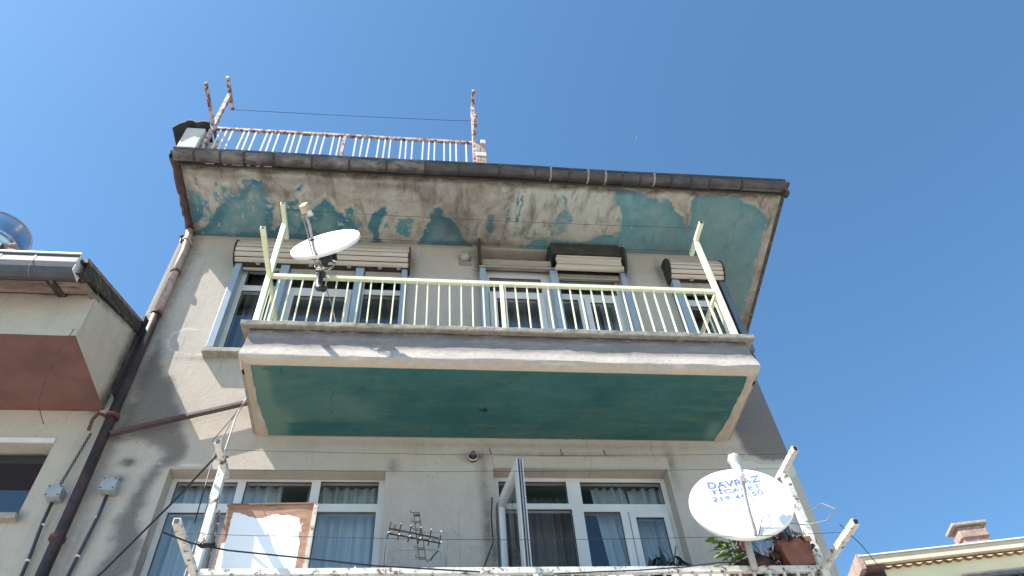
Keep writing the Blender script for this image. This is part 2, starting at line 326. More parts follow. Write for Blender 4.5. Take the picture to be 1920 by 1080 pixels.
def sag(p0, p1, s, k=16, jitter=0):
    p0, p1 = Vector(p0), Vector(p1); rj = random.Random(int(p0.x*1000+p1.z*77))
    return [p0.lerp(p1, i/k)+Vector((rj.uniform(-1, 1)*jitter, rj.uniform(-1, 1)*jitter, -4*s*(i/k)*(1-i/k)+rj.uniform(-1, 1)*jitter)) for i in range(k+1)]
# ---- numpy noise for paint masks
_T = RNG.random((256, 256))
def vnoise(x, y):
    xi = np.floor(x).astype(int); yi = np.floor(y).astype(int); fx = x-xi; fy = y-yi
    fx = fx*fx*(3-2*fx); fy = fy*fy*(3-2*fy); g = lambda a, b: _T[a % 256, b % 256]
    return (g(xi, yi)*(1-fx)+g(xi+1, yi)*fx)*(1-fy)+(g(xi, yi+1)*(1-fx)+g(xi+1, yi+1)*fx)*fy
def fbm(x, y, o=5, r=.55):
    t = 0; a = 1; sm = 0
    for k in range(o): t = t+a*vnoise(x*2**k+17*k, y*2**k+31*k); sm += a; a *= r
    return t/sm-.5
def sdist(px, py, poly):                # signed distance, inside > 0
    d = np.full(px.shape, 1e9); ins = np.zeros(px.shape, bool); k = len(poly)
    for i in range(k):
        ax, ay = poly[i]; bx, by = poly[(i+1) % k]; ex, ey = bx-ax, by-ay; L = ex*ex+ey*ey+1e-12
        t = np.clip(((px-ax)*ex+(py-ay)*ey)/L, 0, 1); d = np.minimum(d, np.hypot(px-ax-t*ex, py-ay-t*ey))
        c = ((ay > py) != (by > py)); xx = ax+(py-ay)*ex/(ey if abs(ey) > 1e-9 else 1e-9); ins ^= c & (px < xx)
    return np.where(ins, d, -d)
def sstep(x, a, b): t = np.clip((x-a)/(b-a), 0, 1); return t*t*(3-2*t)
def blob(x, y, cx, cy, rx, ry): return np.exp(-(((x-cx)/rx)**2+((y-cy)/ry)**2))
def plate(xs, zs, holes, y0, y1, mb=None, reveal=True):      # plate in the xz plane with rectangular openings
    mb = mb or MB(); xs = sorted(set(round(x, 4) for x in list(xs)+[h[i] for h in holes for i in (0, 1)])); zs = sorted(set(round(z, 4) for z in list(zs)+[h[i] for h in holes for i in (2, 3)]))
    hx = lambda x, z: any(h[0] < x < h[1] and h[2] < z < h[3] for h in holes)
    nx, nz = len(xs), len(zs); occ = [[not hx((xs[i]+xs[i+1])/2, (zs[j]+zs[j+1])/2) for j in range(nz-1)] for i in range(nx-1)]
    vid = {}; vs = []; fs = []
    def V(i, j, s):
        k = (i, j, s)
        if k not in vid: vid[k] = len(vs); vs.append((xs[i], (y0, y1)[s], zs[j]))
        return vid[k]
    for i in range(nx-1):
        for j in range(nz-1):
            if not occ[i][j]: continue
            fs.append((V(i, j, 0), V(i+1, j, 0), V(i+1, j+1, 0), V(i, j+1, 0)))
            if not reveal: continue
            fs.append((V(i, j+1, 1), V(i+1, j+1, 1), V(i+1, j, 1), V(i, j, 1)))
            if i == 0 or not occ[i-1][j]: fs.append((V(i, j, 0), V(i, j+1, 0), V(i, j+1, 1), V(i, j, 1)))
            if i == nx-2 or not occ[i+1][j]: fs.append((V(i+1, j, 0), V(i+1, j, 1), V(i+1, j+1, 1), V(i+1, j+1, 0)))
            if j == 0 or not occ[i][j-1]: fs.append((V(i, j, 0), V(i, j, 1), V(i+1, j, 1), V(i+1, j, 0)))
            if j == nz-2 or not occ[i][j+1]: fs.append((V(i, j+1, 0), V(i+1, j+1, 0), V(i+1, j+1, 1), V(i, j+1, 1)))
    return mb.add(vs, fs)
# paint patches on the soffit, plan coordinates in metres
TEAL = [[(-2.86, 4.927), (-2.806, 5.021), (-2.758, 5.03), (-2.695, 5.076), (-2.634, 5.134), (-2.64, 5.21), (-2.692, 5.314), (-2.75, 5.42), (-2.805, 5.501), (-2.885, 5.611), (-2.942, 5.641), (-2.928, 5.379), (-2.915, 5.125)], [(-2.512, 5.065), (-2.416, 4.961), (-2.359, 4.982), (-2.335, 5.03), (-2.254, 4.952), (-2.207, 4.9), (-2.11, 4.852), (-2.01, 4.859), (-1.926, 4.92), (-1.936, 5.007), (-1.924, 5.094), (-1.883, 5.192), (-1.925, 5.297), (-1.926, 5.454), (-1.953, 5.562), (-1.922, 5.573), (-1.838, 5.476), (-1.849, 5.319), (-1.773, 5.186), (-1.782, 5.111), (-1.699, 5.106), (-1.582, 5.074), (-1.588, 5.15), (-1.634, 5.204), (-1.521, 5.223), (-1.438, 5.231), (-1.389, 5.126), (-1.32, 5.04), (-1.26, 5.081), (-1.162, 5.19), (-1.104, 5.304), (-1.078, 5.679), (-2.923, 5.774), (-2.897, 5.679), (-2.822, 5.608), (-2.74, 5.551), (-2.654, 5.467), (-2.597, 5.36), (-2.56, 5.256)], [(-1.683, 5.042), (-1.635, 4.965), (-1.58, 4.919), (-1.527, 4.897), (-1.514, 4.933), (-1.565, 4.986), (-1.63, 5.027)], [(-1.487, 5.325), (-1.402, 5.32), (-1.388, 5.114), (-1.331, 5.047), (-1.293, 5.108), (-1.203, 5.18), (-1.122, 5.253), (-1.061, 5.302), (-1.051, 5.197), (-0.981, 5.157), (-0.94, 5.204), (-0.946, 5.374), (-0.907, 5.479), (-0.868, 5.613), (-0.839, 5.75), (-1.674, 5.792), (-1.651, 5.519)], [(-0.794, 5.747), (-0.737, 5.675), (-0.746, 5.579), (-0.787, 5.473), (-0.762, 5.338), (-0.728, 5.231), (-0.652, 5.188), (-0.577, 5.138), (-0.54, 5.168), (-0.579, 5.301), (-0.635, 5.437), (-0.658, 5.533), (-0.638, 5.642), (-0.539, 5.734)], [(-0.428, 5.386), (-0.417, 5.332), (-0.352, 5.302), (-0.276, 5.272), (-0.205, 5.321), (-0.231, 5.429), (-0.263, 5.54), (-0.306, 5.625), (-0.351, 5.586), (-0.417, 5.534), (-0.428, 5.453)], [(-0.204, 5.745), (-0.13, 5.546), (-0.1, 5.409), (-0.035, 5.338), (-0.038, 5.245), (0.024, 5.15), (0.098, 5.094), (0.144, 5.156), (0.125, 5.236), (0.193, 5.286), (0.308, 5.387), (0.402, 5.491), (0.526, 5.68), (0.517, 5.722)], [(0.662, 5.22), (0.759, 5.188), (0.76, 5.335), (0.748, 5.473), (0.692, 5.476), (0.651, 5.368)], [(0.887, 5.023), (0.931, 5.021), (0.951, 5.111), (0.947, 5.191), (0.991, 5.296), (0.912, 5.287), (0.884, 5.128)], [(1.02, 4.874), (1.057, 4.866), (1.055, 5.001), (1.031, 5.12), (1.019, 5.241), (1.0, 5.162), (1.007, 5.017)], [(1.08, 4.871), (1.117, 4.894), (1.114, 4.985), (1.084, 5.117), (1.087, 5.304), (1.043, 5.485), (0.992, 5.543), (1.024, 5.294), (1.066, 5.053)], [(0.919, 5.745), (1.207, 5.63), (1.288, 5.542), (1.456, 5.512), (1.628, 5.51), (1.841, 5.541), (1.958, 5.549), (2.034, 5.447), (2.19, 5.41), (2.253, 5.765), (0.927, 5.831)], [(1.577, 4.83), (1.627, 4.865), (1.653, 4.967), (1.729, 5.108), (1.761, 5.241), (1.749, 5.392), (1.705, 5.485), (1.512, 5.495), (1.472, 5.365), (1.482, 5.269), (1.544, 5.145), (1.603, 5.009), (1.55, 4.87)], [(2.171, 4.704), (2.469, 4.745), (2.673, 4.828), (2.802, 4.805), (2.953, 4.874), (3.037, 4.995), (3.137, 5.07), (3.224, 5.277), (3.25, 5.161), (3.204, 4.875), (3.206, 4.751), (3.764, 4.758), (3.876, 4.853), (4.051, 4.883), (4.194, 4.979), (4.299, 4.957), (4.319, 5.103), (4.414, 6.023), (4.623, 7.082), (4.025, 7.105), (2.075, 6.206), (1.962, 5.51), (2.038, 5.473), (2.272, 5.394), (2.383, 5.363), (2.359, 5.129), (2.269, 4.944)]]
PALE = [[(-2.403, 5.159), (-2.186, 5.059), (-2.033, 5.056), (-1.984, 5.173), (-2.012, 5.328), (-2.067, 5.357), (-2.215, 5.288), (-2.324, 5.332), (-2.434, 5.377)], [(0.83, 4.747), (2.067, 4.725), (2.187, 5.397), (1.977, 5.52), (1.625, 5.482), (1.287, 5.528), (1.063, 5.567), (0.926, 5.326)], [(1.809, 4.726), (2.177, 4.734), (2.318, 5.131), (2.392, 5.371), (1.935, 5.511)]]
# ================================================================== setting
g = MB().box(-90, 90, -90, 90, -.3, 0).build('street', 'street'); tag(g, kind='structure')
p = MB().box(-30, 30, 3.4, 5.7, .004, .14).build('pavement', 'coping', bevel=.01); tag(p, kind='structure')

# ================================================================== apartment building
apt = thing('apartment_building', (0, 5.7, 0), 'tall beige rendered apartment building with teal soffit filling the centre', 'building')
F = 5.70
holes = [(-2.24, -.27, 7.22, 9.0), (.60, 1.50, 6.30, 9.215), (1.50, 2.42, 7.22, 9.215), (2.965, 3.56, 7.22, 8.72),
         (-2.225, -.34, 4.35, 5.80), (.64, 2.305, 4.35, 5.838), (2.88, 3.48, 4.35, 5.44)]
xs = list(np.arange(-3.03, 3.6, .028))+[3.59]; zs = [0, 1, 2, 3]+list(np.arange(4.0, 9.26, .028))+[9.262]
mb = plate(xs, zs, holes, F, F+.16)
v = np.array(mb.v); X, Z = v[:, 0], v[:, 2]
wx = X+.25*fbm(X*3, Z*3); wz = Z+.25*fbm(X*3+50, Z*3+9)
# grey cement skim on the left, between the downpipe and the windows, and on the right corner
grey = sstep(sdist(wx, wz, [(-2.86, 7.7), (-2.66, 7.2), (-2.5, 6.85), (-2.3, 6.5), (-2.1, 6.05), (-2.1, 5.85), (-2.24, 5.8), (-2.24, 4.0), (-2.62, 4.0), (-2.58, 4.9), (-2.46, 5.5), (-2.40, 5.95), (-2.52, 6.08), (-2.86, 6.12)]), -.10, .14)*.72
grey = np.maximum(grey, sstep(sdist(wx, wz, [(-2.95, 9.3), (-2.5, 9.0), (-2.62, 8.0), (-2.6, 7.0), (-2.9, 7.0)]), -.1, .25)*.33)  # darker strip beside the upper downpipe
grey = np.maximum(grey, sstep(sdist(wx, wz, [(3.25, 8.7), (3.8, 8.7), (3.8, 5.95), (3.4, 5.98), (3.12, 6.02), (3.1, 6.4), (3.05, 7.0)]), -.05, .12)*.85)
grey = np.maximum(grey, blob(X, Z, -2.0, 7.0, .5, .12)*.3)
grey = np.maximum(grey, sstep(sdist(wx, wz, [(3.3, 8.7), (3.8, 8.7), (3.8, 6.05), (3.42, 6.08), (3.3, 6.4), (3.2, 7.0)]), -.05, .12)*1.1)
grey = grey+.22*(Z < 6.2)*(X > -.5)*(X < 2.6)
pale = np.maximum.reduce([sstep(sdist(wx, wz, [(-2.78, 6.02), (-2.5, 6.03), (-2.42, 5.95), (-2.55, 5.6), (-2.62, 5.2), (-2.75, 4.6), (-2.9, 4.4), (-2.86, 5.4)]), -.03, .08)*.45,
    sstep(sdist(wx, wz, [(3.0, 6.0), (3.6, 5.95), (3.6, 5.75), (3.0, 5.72)]), -.03, .03)*.6,
    blob(X, Z, 2.24, 5.9, .06, .055)*1.1, blob(np.hypot(wx+2.45, (wz-7.45)*1.4), 0*X, .28, 0, .035, 1)*.6, blob(X, Z, -2.05, 5.84, .13, .02)*.9, blob(X, Z, -2.35, 5.86, .3, .04)*.5])
soot_dark = np.maximum.reduce([blob(X, Z, -2.60, 5.86, .07, .05)*1.1, blob(X, Z, -2.62, 5.68, .06, .05)*.9, blob(X, Z, .50, 5.97, .13, .05)*.75, blob(X, Z, .545, 5.75, .045, .35)*.5,
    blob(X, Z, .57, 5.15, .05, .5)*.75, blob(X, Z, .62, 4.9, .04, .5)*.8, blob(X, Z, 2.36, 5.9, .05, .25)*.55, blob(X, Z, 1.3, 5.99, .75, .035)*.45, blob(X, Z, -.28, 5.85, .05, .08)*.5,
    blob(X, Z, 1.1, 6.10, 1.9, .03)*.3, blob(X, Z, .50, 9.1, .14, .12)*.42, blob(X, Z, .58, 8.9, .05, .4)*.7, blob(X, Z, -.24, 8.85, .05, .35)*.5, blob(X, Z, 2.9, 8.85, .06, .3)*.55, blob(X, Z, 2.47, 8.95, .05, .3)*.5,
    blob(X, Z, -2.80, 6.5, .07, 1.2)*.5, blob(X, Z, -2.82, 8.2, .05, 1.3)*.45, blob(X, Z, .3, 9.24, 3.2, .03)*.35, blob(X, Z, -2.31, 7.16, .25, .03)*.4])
mb.a = {'mask': np.stack([grey, pale, np.clip(soot_dark, 0, .9), grey*0+1], 1)}
mb.build('facade_wall', 'wall', apt)
sd = MB().box(3.43, 3.588, F+.162, 15, 0, 9.26).box(-3.03, -2.87, F+.162, 15, 0, 9.26).box(-3.03, 3.588, 15, 15.15, 0, 9.26)
sd.build('side_wall', 'wall', apt)
MB().box(-2.86, 3.42, 9.0, 9.05, 3.2, 9.2).box(-2.86, 3.42, F+.3, 9.0, 6.20, 6.28).box(-2.86, 3.42, F+.3, 9.0, 3.1, 3.2).box(-2.86, 3.42, F+.3, 9.0, 9.2, 9.25).box(.15, .25, F+.3, 9, 3.2, 9.2).box(2.5, 2.6, F+.3, 9, 3.2, 9.2).build('inner_room', 'room', apt)
# ---- soffit
def soffit(x0, x1, y0, y1, st, fx=None):
    nx = int((x1-x0)/st); ny = int((y1-y0)/st)
    def fn(u, vv):
        y = y0+(y1-y0)*vv; xe = x1+(.105*(y-4.75) if x1 > 4 else 0); xx = x0+(xe-x0)*u
        return (xx, y, 9.26)
    m_ = MB().grid(fn, nx, ny); q = np.array(m_.v); X, Y = q[:, 0], q[:, 1]
    a = .10*fbm(X*4.5, Y*4.5, 5, .6)+.035*fbm(X*28, Y*28, 3, .6); b = .10*fbm(X*4.5+40, Y*4.5+3, 5, .6)+.035*fbm(X*28+9, Y*28, 3, .6)
    PX, PY = X+a, Y+b
    # far right and deep right: all painted, shabby border
    sdm = np.full(X.shape, -9.)
    wet = np.zeros(X.shape); inner = np.zeros(X.shape)
    for i, pl in enumerate(TEAL):
        d = sdist(PX, PY, pl); sdm = np.maximum(sdm, d)
        k = (.95 if i in (2, 4, 8, 9, 10) else .85 if i in (0, 1, 3, 6) else .45 if i < 7 else .2)
        if i in (1, 3, 6, 13): inner = np.maximum(inner, sstep(d+.12*fbm(X*6, Y*6), .07, .20)*(.55 if i < 13 else .25))
        wet = np.maximum(wet, k*sstep(d, 0, .02)*(1-sstep(d, .05, .16 if i < 11 else .10)))
    deep = (Y > 5.72)*1.; sdm = np.where(deep > 0, 1, sdm)
    pal = np.zeros(X.shape)
    for pl in PALE: pal = np.maximum(pal, sstep(sdist(PX, PY, pl), -.05, .12))
    halo = np.exp(-((sdm+.022)/.018)**2)*sstep(fbm(X*4, Y*4), -.12, .1)*(sdm < 5)
    pal = np.maximum(np.maximum(pal, inner), halo)
    rim = np.clip((x1+.105*(Y-4.75)-X-.07)/.05+fbm(X*6, Y*6)*1.2, 0, 1) if x1 > 4 else np.ones(X.shape)
    spec = sstep(fbm(X*9, Y*7, 4), .13, .16)*sstep(fbm(X*1.3+5, Y*2), .0, .10)*(X < 1.6)
    sw = .012+.10*sstep(fbm(X*2.2+8, Y*2.2), 0, .14); T = sstep(sdm, -.25*sw, sw); T = np.maximum(T, spec*.85*(Y > 4.8))*rim
    flake = sstep(fbm(X*14+3, Y*9, 5, .7), .19, .22); T = T*(1-.75*flake*(X < 2.2))
    G = np.clip(wet+spec*.6, 0, 1)*rim
    st_ = np.maximum.reduce([sstep(4.785-Y+.10*fbm(X*5, Y*5), -.03, .05)*.97, blob(X, Y, .55, 5.64, .5, .06)*.8, sstep(Y, 5.6, 5.71)*.3,  # front edge: shade strip under the gutter painted in; also darker along the wall
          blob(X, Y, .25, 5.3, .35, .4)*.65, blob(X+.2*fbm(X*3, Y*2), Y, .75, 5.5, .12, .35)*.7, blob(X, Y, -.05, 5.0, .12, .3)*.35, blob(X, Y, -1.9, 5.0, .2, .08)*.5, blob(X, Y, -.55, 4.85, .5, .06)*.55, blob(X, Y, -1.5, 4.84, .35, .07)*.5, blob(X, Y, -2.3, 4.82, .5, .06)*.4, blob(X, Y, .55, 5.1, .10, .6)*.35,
          sstep(-2.78-X, -.02, .08)*.6, sstep(X+.3*fbm(X*3, Y*3), 2.2, 3.3)*.28+sstep(Y, 5.3, 5.8)*.12])  # darker towards the right end and the wall
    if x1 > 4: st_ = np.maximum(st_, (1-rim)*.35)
    m_.a = {'mask': np.stack([T, G, pal, T*0+1], 1), 'soot_dark': np.stack([st_]*4, 1)}
    return m_
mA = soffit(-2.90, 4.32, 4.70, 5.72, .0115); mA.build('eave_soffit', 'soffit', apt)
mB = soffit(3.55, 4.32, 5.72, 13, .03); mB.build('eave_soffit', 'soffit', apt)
MB().prism([(-2.91, 4.695), (4.325, 4.695), (5.2, 13.01), (-2.91, 13.01)], lambda u, v_, d: (u, v_, d), 9.266, 9.40).build('roof_slab', 'fascia', apt, bevel=.01)
MB().box(-2.93, 4.33, 4.668, 4.692, 9.225, 9.42).build('fascia_board', 'soot_dark', apt, bevel=.004)
MB().bar((4.36, 4.68, 9.385), (5.24, 13, 9.385), .05, .17).build('verge_board', 'fascia', apt)
# ragged left verge
vb = MB(); r_ = random.Random(3)
def vf(u, v_):
    y = 4.60+1.17*u; prof = [(-2.985, 9.38), (-2.99, 9.29), (-2.97, 9.235), (-2.94, 9.222), (-2.90, 9.232), (-2.88, 9.262)]
    k = v_*5; i = min(int(k+1e-6), 4); t = k-i; a, b = prof[i], prof[i+1]
    jx = .018*float(vnoise(np.array(y*16), np.array(v_*4)))-.009
    return (a[0]+(b[0]-a[0])*t+jx, y, a[1]+(b[1]-a[1])*t+jx*.7)
vb.grid(vf, 60, 10).build('verge_board', 'brown', apt, smooth=False)
# roof behind the gutter
MB().prism([(4.62, 9.42), (4.62, 9.45), (4.95, 9.60), (13, 9.62), (13, 9.42)], lambda u, v_, d: (d, u, v_), -3.02, 4.46).build('roof', 'darktile', apt)
# gutter made of soldered lengths with straps
J = [-2.935, -2.706, -2.415, -2.157, -1.826, -1.397, -.975, -.548, -.105, .287, .771, 1.196, 1.382, 1.607, 1.834, 2.048, 2.258, 2.474, 2.646, 2.865, 3.111, 3.346, 3.758, 4.315]
def gprof(r, x, n_=14, y=4.595, z=9.300):
    return [(x, y-r*math.cos(t), z-r*math.sin(t)*1.02) for t in [PI*i/n_ for i in range(n_+1)]]
gut = MB(); L = [-3.03]+[x for x in np.arange(-2.95, 4.46, .12)]+[4.47]
gobj = None
def zdrop(x): return .006*math.sin(x*2.1)-.006*(x > 1.4)
for i in range(0, len(J)-1):
    m_ = MB(); a, b = J[i]+.001, J[i+1]-.001; rr = .086+.003*((i*7) % 3-1)
    for q0, q1 in ((a, b),):
        o1 = gprof(rr, q0, z=9.300+zdrop(a)); o2 = gprof(rr, q1, z=9.300+zdrop(b)); i1 = gprof(rr-.004, q0, z=9.300+zdrop(a)); i2 = gprof(rr-.004, q1, z=9.300+zdrop(b)); k = len(o1)
        m_.add(o1+o2, [(t, t+1, t+1+k, t+k) for t in range(k-1)]); m_.add(i1+i2, [(t, t+k, t+1+k, t+1) for t in range(k-1)])
    m_.tube([(a, 4.508, 9.302+zdrop(a)), (b, 4.508, 9.302+zdrop(b))], .009, 6)
    if i == 0: m_.add(gprof(rr, a, z=9.300+zdrop(a)), [tuple(range(15))])
    if i == len(J)-2: m_.add(gprof(rr, b, z=9.300+zdrop(b)), [tuple(range(15))])
    if i == 0: gobj = m_.build('gutter', 'gutter', apt, smooth=False)
    else: m_.build('gutter_length', 'gutter' if i < 8 else 'gutterdark', gobj)
for i, x in enumerate(J[1:-1]):
    m_ = MB(); z = 9.300+zdrop(x); a, b = gprof(.094, x-.011, z=z), gprof(.094, x+.011, z=z); k = len(a)
    m_.add(a+b, [(t, t+1, t+1+k, t+k) for t in range(k-1)]); c1, c2 = gprof(.086, x-.011, z=z), gprof(.086, x+.011, z=z)
    m_.add(a+c1, [(t, t+k, t+1+k, t+1) for t in range(k-1)]); m_.add(b+c2, [(t, t+1, t+1+k, t+k) for t in range(k-1)])
    m_.build('gutter_strap', 'strap2' if i in (11, 13, 14, 17) else 'strap', gobj)
MB().prism([(4.27, 9.29), (4.395, 9.29), (4.385, 9.20), (4.335, 9.135), (4.30, 9.20)], lambda u, v_, d: (u, d, v_), 4.62, 4.69).build('gutter_bracket', 'strap', apt, bevel=.02)
# white plaster crumbs under the gutter on the left
m_ = MB()
for a, b in ((-2.62, -2.50), (-2.44, -2.36), (-2.33, -2.18), (-2.16, -2.10), (-2.05, -1.99), (-1.96, -1.86)):
    m_.add([(a, 4.660, 9.262), (b-.02, 4.660, 9.257), (b, 4.660, 9.247), (a+.03, 4.660, 9.245), (a, 4.671, 9.262), (b-.02, 4.671, 9.257), (b, 4.671, 9.247), (a+.03, 4.671, 9.245)], [(0, 1, 2, 3), (4, 7, 6, 5), (0, 4, 5, 1), (1, 5, 6, 2), (2, 6, 7, 3), (3, 7, 4, 0)])
m_.build('mortar_crumbs', 'whiterender', apt)
# chimney stub with dark ridge tiles and the brick pier at the ends of the roof terrace
ch = MB().prism([(-3.19, 4.94), (-2.955, 4.94), (-2.915, 5.30), (-3.16, 5.30)], lambda u, v_, d: (u, v_, d), 10.06, 10.56).box(-2.99, -2.94, 4.95, 5.28, 9.6, 10.058).build('chimney', 'whiterender', apt, bevel=.012)
for a, b, za, zb_, y0 in ((-3.32, -3.19, 10.42, 10.60, 4.88), (-3.20, -3.07, 10.60, 10.575, 4.87), (-3.08, -2.92, 10.575, 10.62, 4.88)):
    up_ = [(a+(b-a)*i/8, za+(zb_-za)*i/8+.035*math.sin(PI*i/8)+.03) for i in range(9)]; lo_ = [(x, z-.032) for x, z in up_[::-1]]
    MB().prism(up_+lo_, lambda u, v_, d: (u, d, v_), y0, 5.34).build('ridge_tile', 'darktile', ch)
pier = None
for r in range(10):
    z = 9.60+r*.112
    for c in range(2 if r % 2 else 1):
        x0, x1 = ((.545, .685) if not r % 2 else ((.545, .61), (.615, .685))[c])
        if r == 9 and c == 0: continue
        o = MB().box(x0, x1, 4.955+.004*(r % 3), 5.15, z, z+.104).build('brick_pier' if pier is None else 'brick', 'brick' if r % 3 else 'whiterender', apt if pier is None else pier, bevel=.006)
        if pier is None: pier = o
MB().box(-2.93, -2.78, 5.06, 5.3, 9.6, 10.42).build('pier', 'oldpaint', apt, bevel=.01)

# ---- balcony slab and parapet (upper one, then the same one storey below)
def balcony(dz):
    sec = [  # z, x0, x1, front y
        (6.175, -1.515, 2.965, 4.745), (6.19, -1.55, 3.00, 4.728), (6.215, -1.585, 3.035, 4.712), (6.252, -1.605, 3.055, 4.702), (6.266, -1.605, 3.055, 4.700),
        (6.33, -1.60, 3.05, 4.715), (6.40, -1.595, 3.045, 4.734), (6.47, -1.59, 3.04, 4.744), (6.54, -1.59, 3.04, 4.752), (6.652, -1.59, 3.04, 4.76)]
    nx = 220; m_ = MB(); vs = []; rows = len(sec); at = []
    for j, (z, a, b, y) in enumerate(sec):
        for i in range(nx+1):
            x = a+(b-a)*i/nx; w_ = float(fbm(np.array(x*2.4), np.array(j*.35), 4))
            vs.append((x, y+.018*w_*(j not in (0,)), z+dz+.012*float(fbm(np.array(x*3+9), np.array(0.), 4))*(1 < j < 8)))
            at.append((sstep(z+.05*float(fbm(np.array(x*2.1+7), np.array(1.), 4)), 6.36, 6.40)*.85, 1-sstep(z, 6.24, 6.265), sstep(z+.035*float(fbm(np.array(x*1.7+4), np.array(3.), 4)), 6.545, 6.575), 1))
    fs = [(j*(nx+1)+i, j*(nx+1)+i+1, (j+1)*(nx+1)+i+1, (j+1)*(nx+1)+i) for j in range(rows-1) for i in range(nx)]
    m_.add(vs, fs)
    for side in (0, nx):     # returns towards the wall
        k = len(m_.v); bk = [(m_.v[j*(nx+1)+side][0], 5.698, sec[j][0]+dz) for j in range(rows)]
        m_.v += bk; at += [at[j*(nx+1)+side] for j in range(rows)]
        m_.f += [(j*(nx+1)+side, (j+1)*(nx+1)+side, k+j+1, k+j) for j in range(rows-1)]
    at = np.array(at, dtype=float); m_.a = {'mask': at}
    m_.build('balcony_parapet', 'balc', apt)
    # underside with painted field
    def fn(u, vv):
        y = 4.745+.953*vv; return (-1.515+4.48*u, y, 6.175+dz)
    q = MB().grid(fn, 300, 64); v = np.array(q.v); X, Y = v[:, 0], v[:, 1]
    e = .05*fbm(X*6, Y*6); dl = X+1.515-.012-e-.05*sstep(Y, 5.1, 5.7); dr = 2.965-X-.04-e-.05*sstep(Y, 5.2, 5.7)
    border = 1-sstep(np.minimum(dl, dr), -.02, .03); border = np.maximum(border, 1-sstep(Y-4.745, .0, .012)); border = np.maximum(border, 1-sstep(5.70-Y, .012, .02))
    scuff_pale = .45*(1-sstep(X+.5*fbm(X*2, Y*3), -1.4, .3))*(Y < 5.5)+blob(X, Y, -1.35, 5.55, .13, .2)+blob(X, Y, -1.42, 5.1, .06, .6)*.7+blob(X, Y, 2.8, 5.55, .10, .2)*.8+blob(X, Y, -.6, 5.3, .35, .2)*.35  # paler towards the left end, with scuffed spots
    hole = blob(X, Y, .52, 5.28, .03, .012)+blob(X, Y, .55, 5.28, .012, .03)
    q.a = {'mask': np.stack([border, np.clip(scuff_pale, 0, 1), np.clip(hole*1.2, 0, 1), X*0+1], 1)}
    q.build('balcony_underside', 'teal', apt)
    MB().box(-1.50, 2.95, 4.80, 5.696, 6.19+dz, 6.33+dz).box(-1.59, -1.50, 4.84, 5.696, 6.2+dz, 6.65+dz).box(2.95, 3.03, 4.84, 5.696, 6.2+dz, 6.65+dz).box(-1.58, 3.03, 4.78, 4.90, 6.2+dz, 6.65+dz).build('balcony_slab', 'coping', apt)
    c = MB(); k = 160; prof = [(4.90, 6.66), (4.70, 6.622), (4.690, 6.628), (4.686, 6.665), (4.694, 6.675), (4.90, 6.692)]
    vs = []; nprof = len(prof)
    for i in range(k+1):
        x = -1.665+4.78*i/k
        for j, (y, z) in enumerate(prof): vs.append((x, y+.010*float(fbm(np.array(x*9), np.array(j*2.), 3)), z+dz+.008*float(fbm(np.array(x*7), np.array(j*3.+5), 3))))
    fs = [(i*nprof+j, i*nprof+(j+1) % nprof, (i+1)*nprof+(j+1) % nprof, (i+1)*nprof+j) for i in range(k) for j in range(nprof)]+[tuple(range(nprof)), tuple(k*nprof+j for j in range(nprof))]
    c.add(vs, fs).box(-1.665, -1.48, 4.902, 5.697, 6.664+dz, 6.688+dz).box(2.93, 3.115, 4.902, 5.697, 6.664+dz, 6.688+dz)
    c.build('coping', 'coping', apt)
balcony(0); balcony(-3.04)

# ---- windows
def window(x0, x1, z0, z1, y, cells, sashes=(), hide_pane=()):
    h = [c for c in cells]+[(s[0], s[1], s[2], s[3]) for s in sashes]
    wdw = plate([x0, x1], [z0, z1], h, y, y+.07).build('window', 'pvc', apt, bevel=.004)
    def pane(c, yy):
        a, b, c0, d = c
        MB().box(a-.004, b+.004, yy+.022, yy+.028, c0-.004, d+.004).build('pane', 'glass', wdw)
    gk = MB()
    for c in cells:
        a, b, c0, d = c; plate([a, b], [c0, d], [(a+.006, b-.006, c0+.006, d-.006)], y+.012, y+.02, gk)
    for i, c in enumerate(cells):
        if i not in hide_pane: pane(c, y)
    for s in sashes:
        a, b, c0, d, m_ = s; e = .004
        plate([a+e, b-e], [c0+e, d-e], [(a+m_, b-m_, c0+m_, d-m_)], y-.014, y+.055).build('sash', 'pvc', wdw, bevel=.005)
        plate([a+m_, b-m_], [c0+m_, d-m_], [(a+m_+.006, b-m_-.006, c0+m_+.006, d-m_-.006)], y-.002, y+.006, gk)
        MB().box(a+m_, b-m_, y+.01, y+.016, c0+m_, d-m_).build('pane', 'glass', wdw)
    gk.build('gasket', 'gasket', wdw); return wdw
window(-2.20, -.30, 7.24, 8.76, 5.74, [(-2.134, -1.70, 8.394, 8.674), (-2.134, -1.70, 7.33, 8.306), (-1.61, -.89, 8.378, 8.645), (-.767, -.341, 8.39, 8.655), (-.767, -.341, 7.33, 8.303)], [(-1.614, -.895, 7.30, 8.303, .072)])
window(.66, 1.49, 6.33, 8.82, 5.74, [(.718, 1.353, 8.436, 8.703)], [(.70, 1.37, 6.36, 8.40, .095)])
window(1.51, 2.35, 7.24, 8.76, 5.74, [(1.587, 2.28, 8.434, 8.705), (1.578, 1.774, 7.33, 8.337)], [(1.846, 2.283, 7.30, 8.352, .07)])
window(3.04, 3.56, 7.24, 8.71, 5.74, [(3.12, 3.52, 8.40, 8.558)], [(3.09, 3.54, 7.30, 8.335, .06)])
window(-2.25, -.335, 4.30, 5.838, 5.85, [(-2.183, -1.656, 5.548, 5.776), (-1.583, -1.004, 5.548, 5.782), (-.924, -.402, 5.55, 5.788), (-2.176, -1.66, 4.40, 5.46), (-1.58, -1.008, 4.40, 5.465), (-.918, -.406, 4.40, 5.47)])
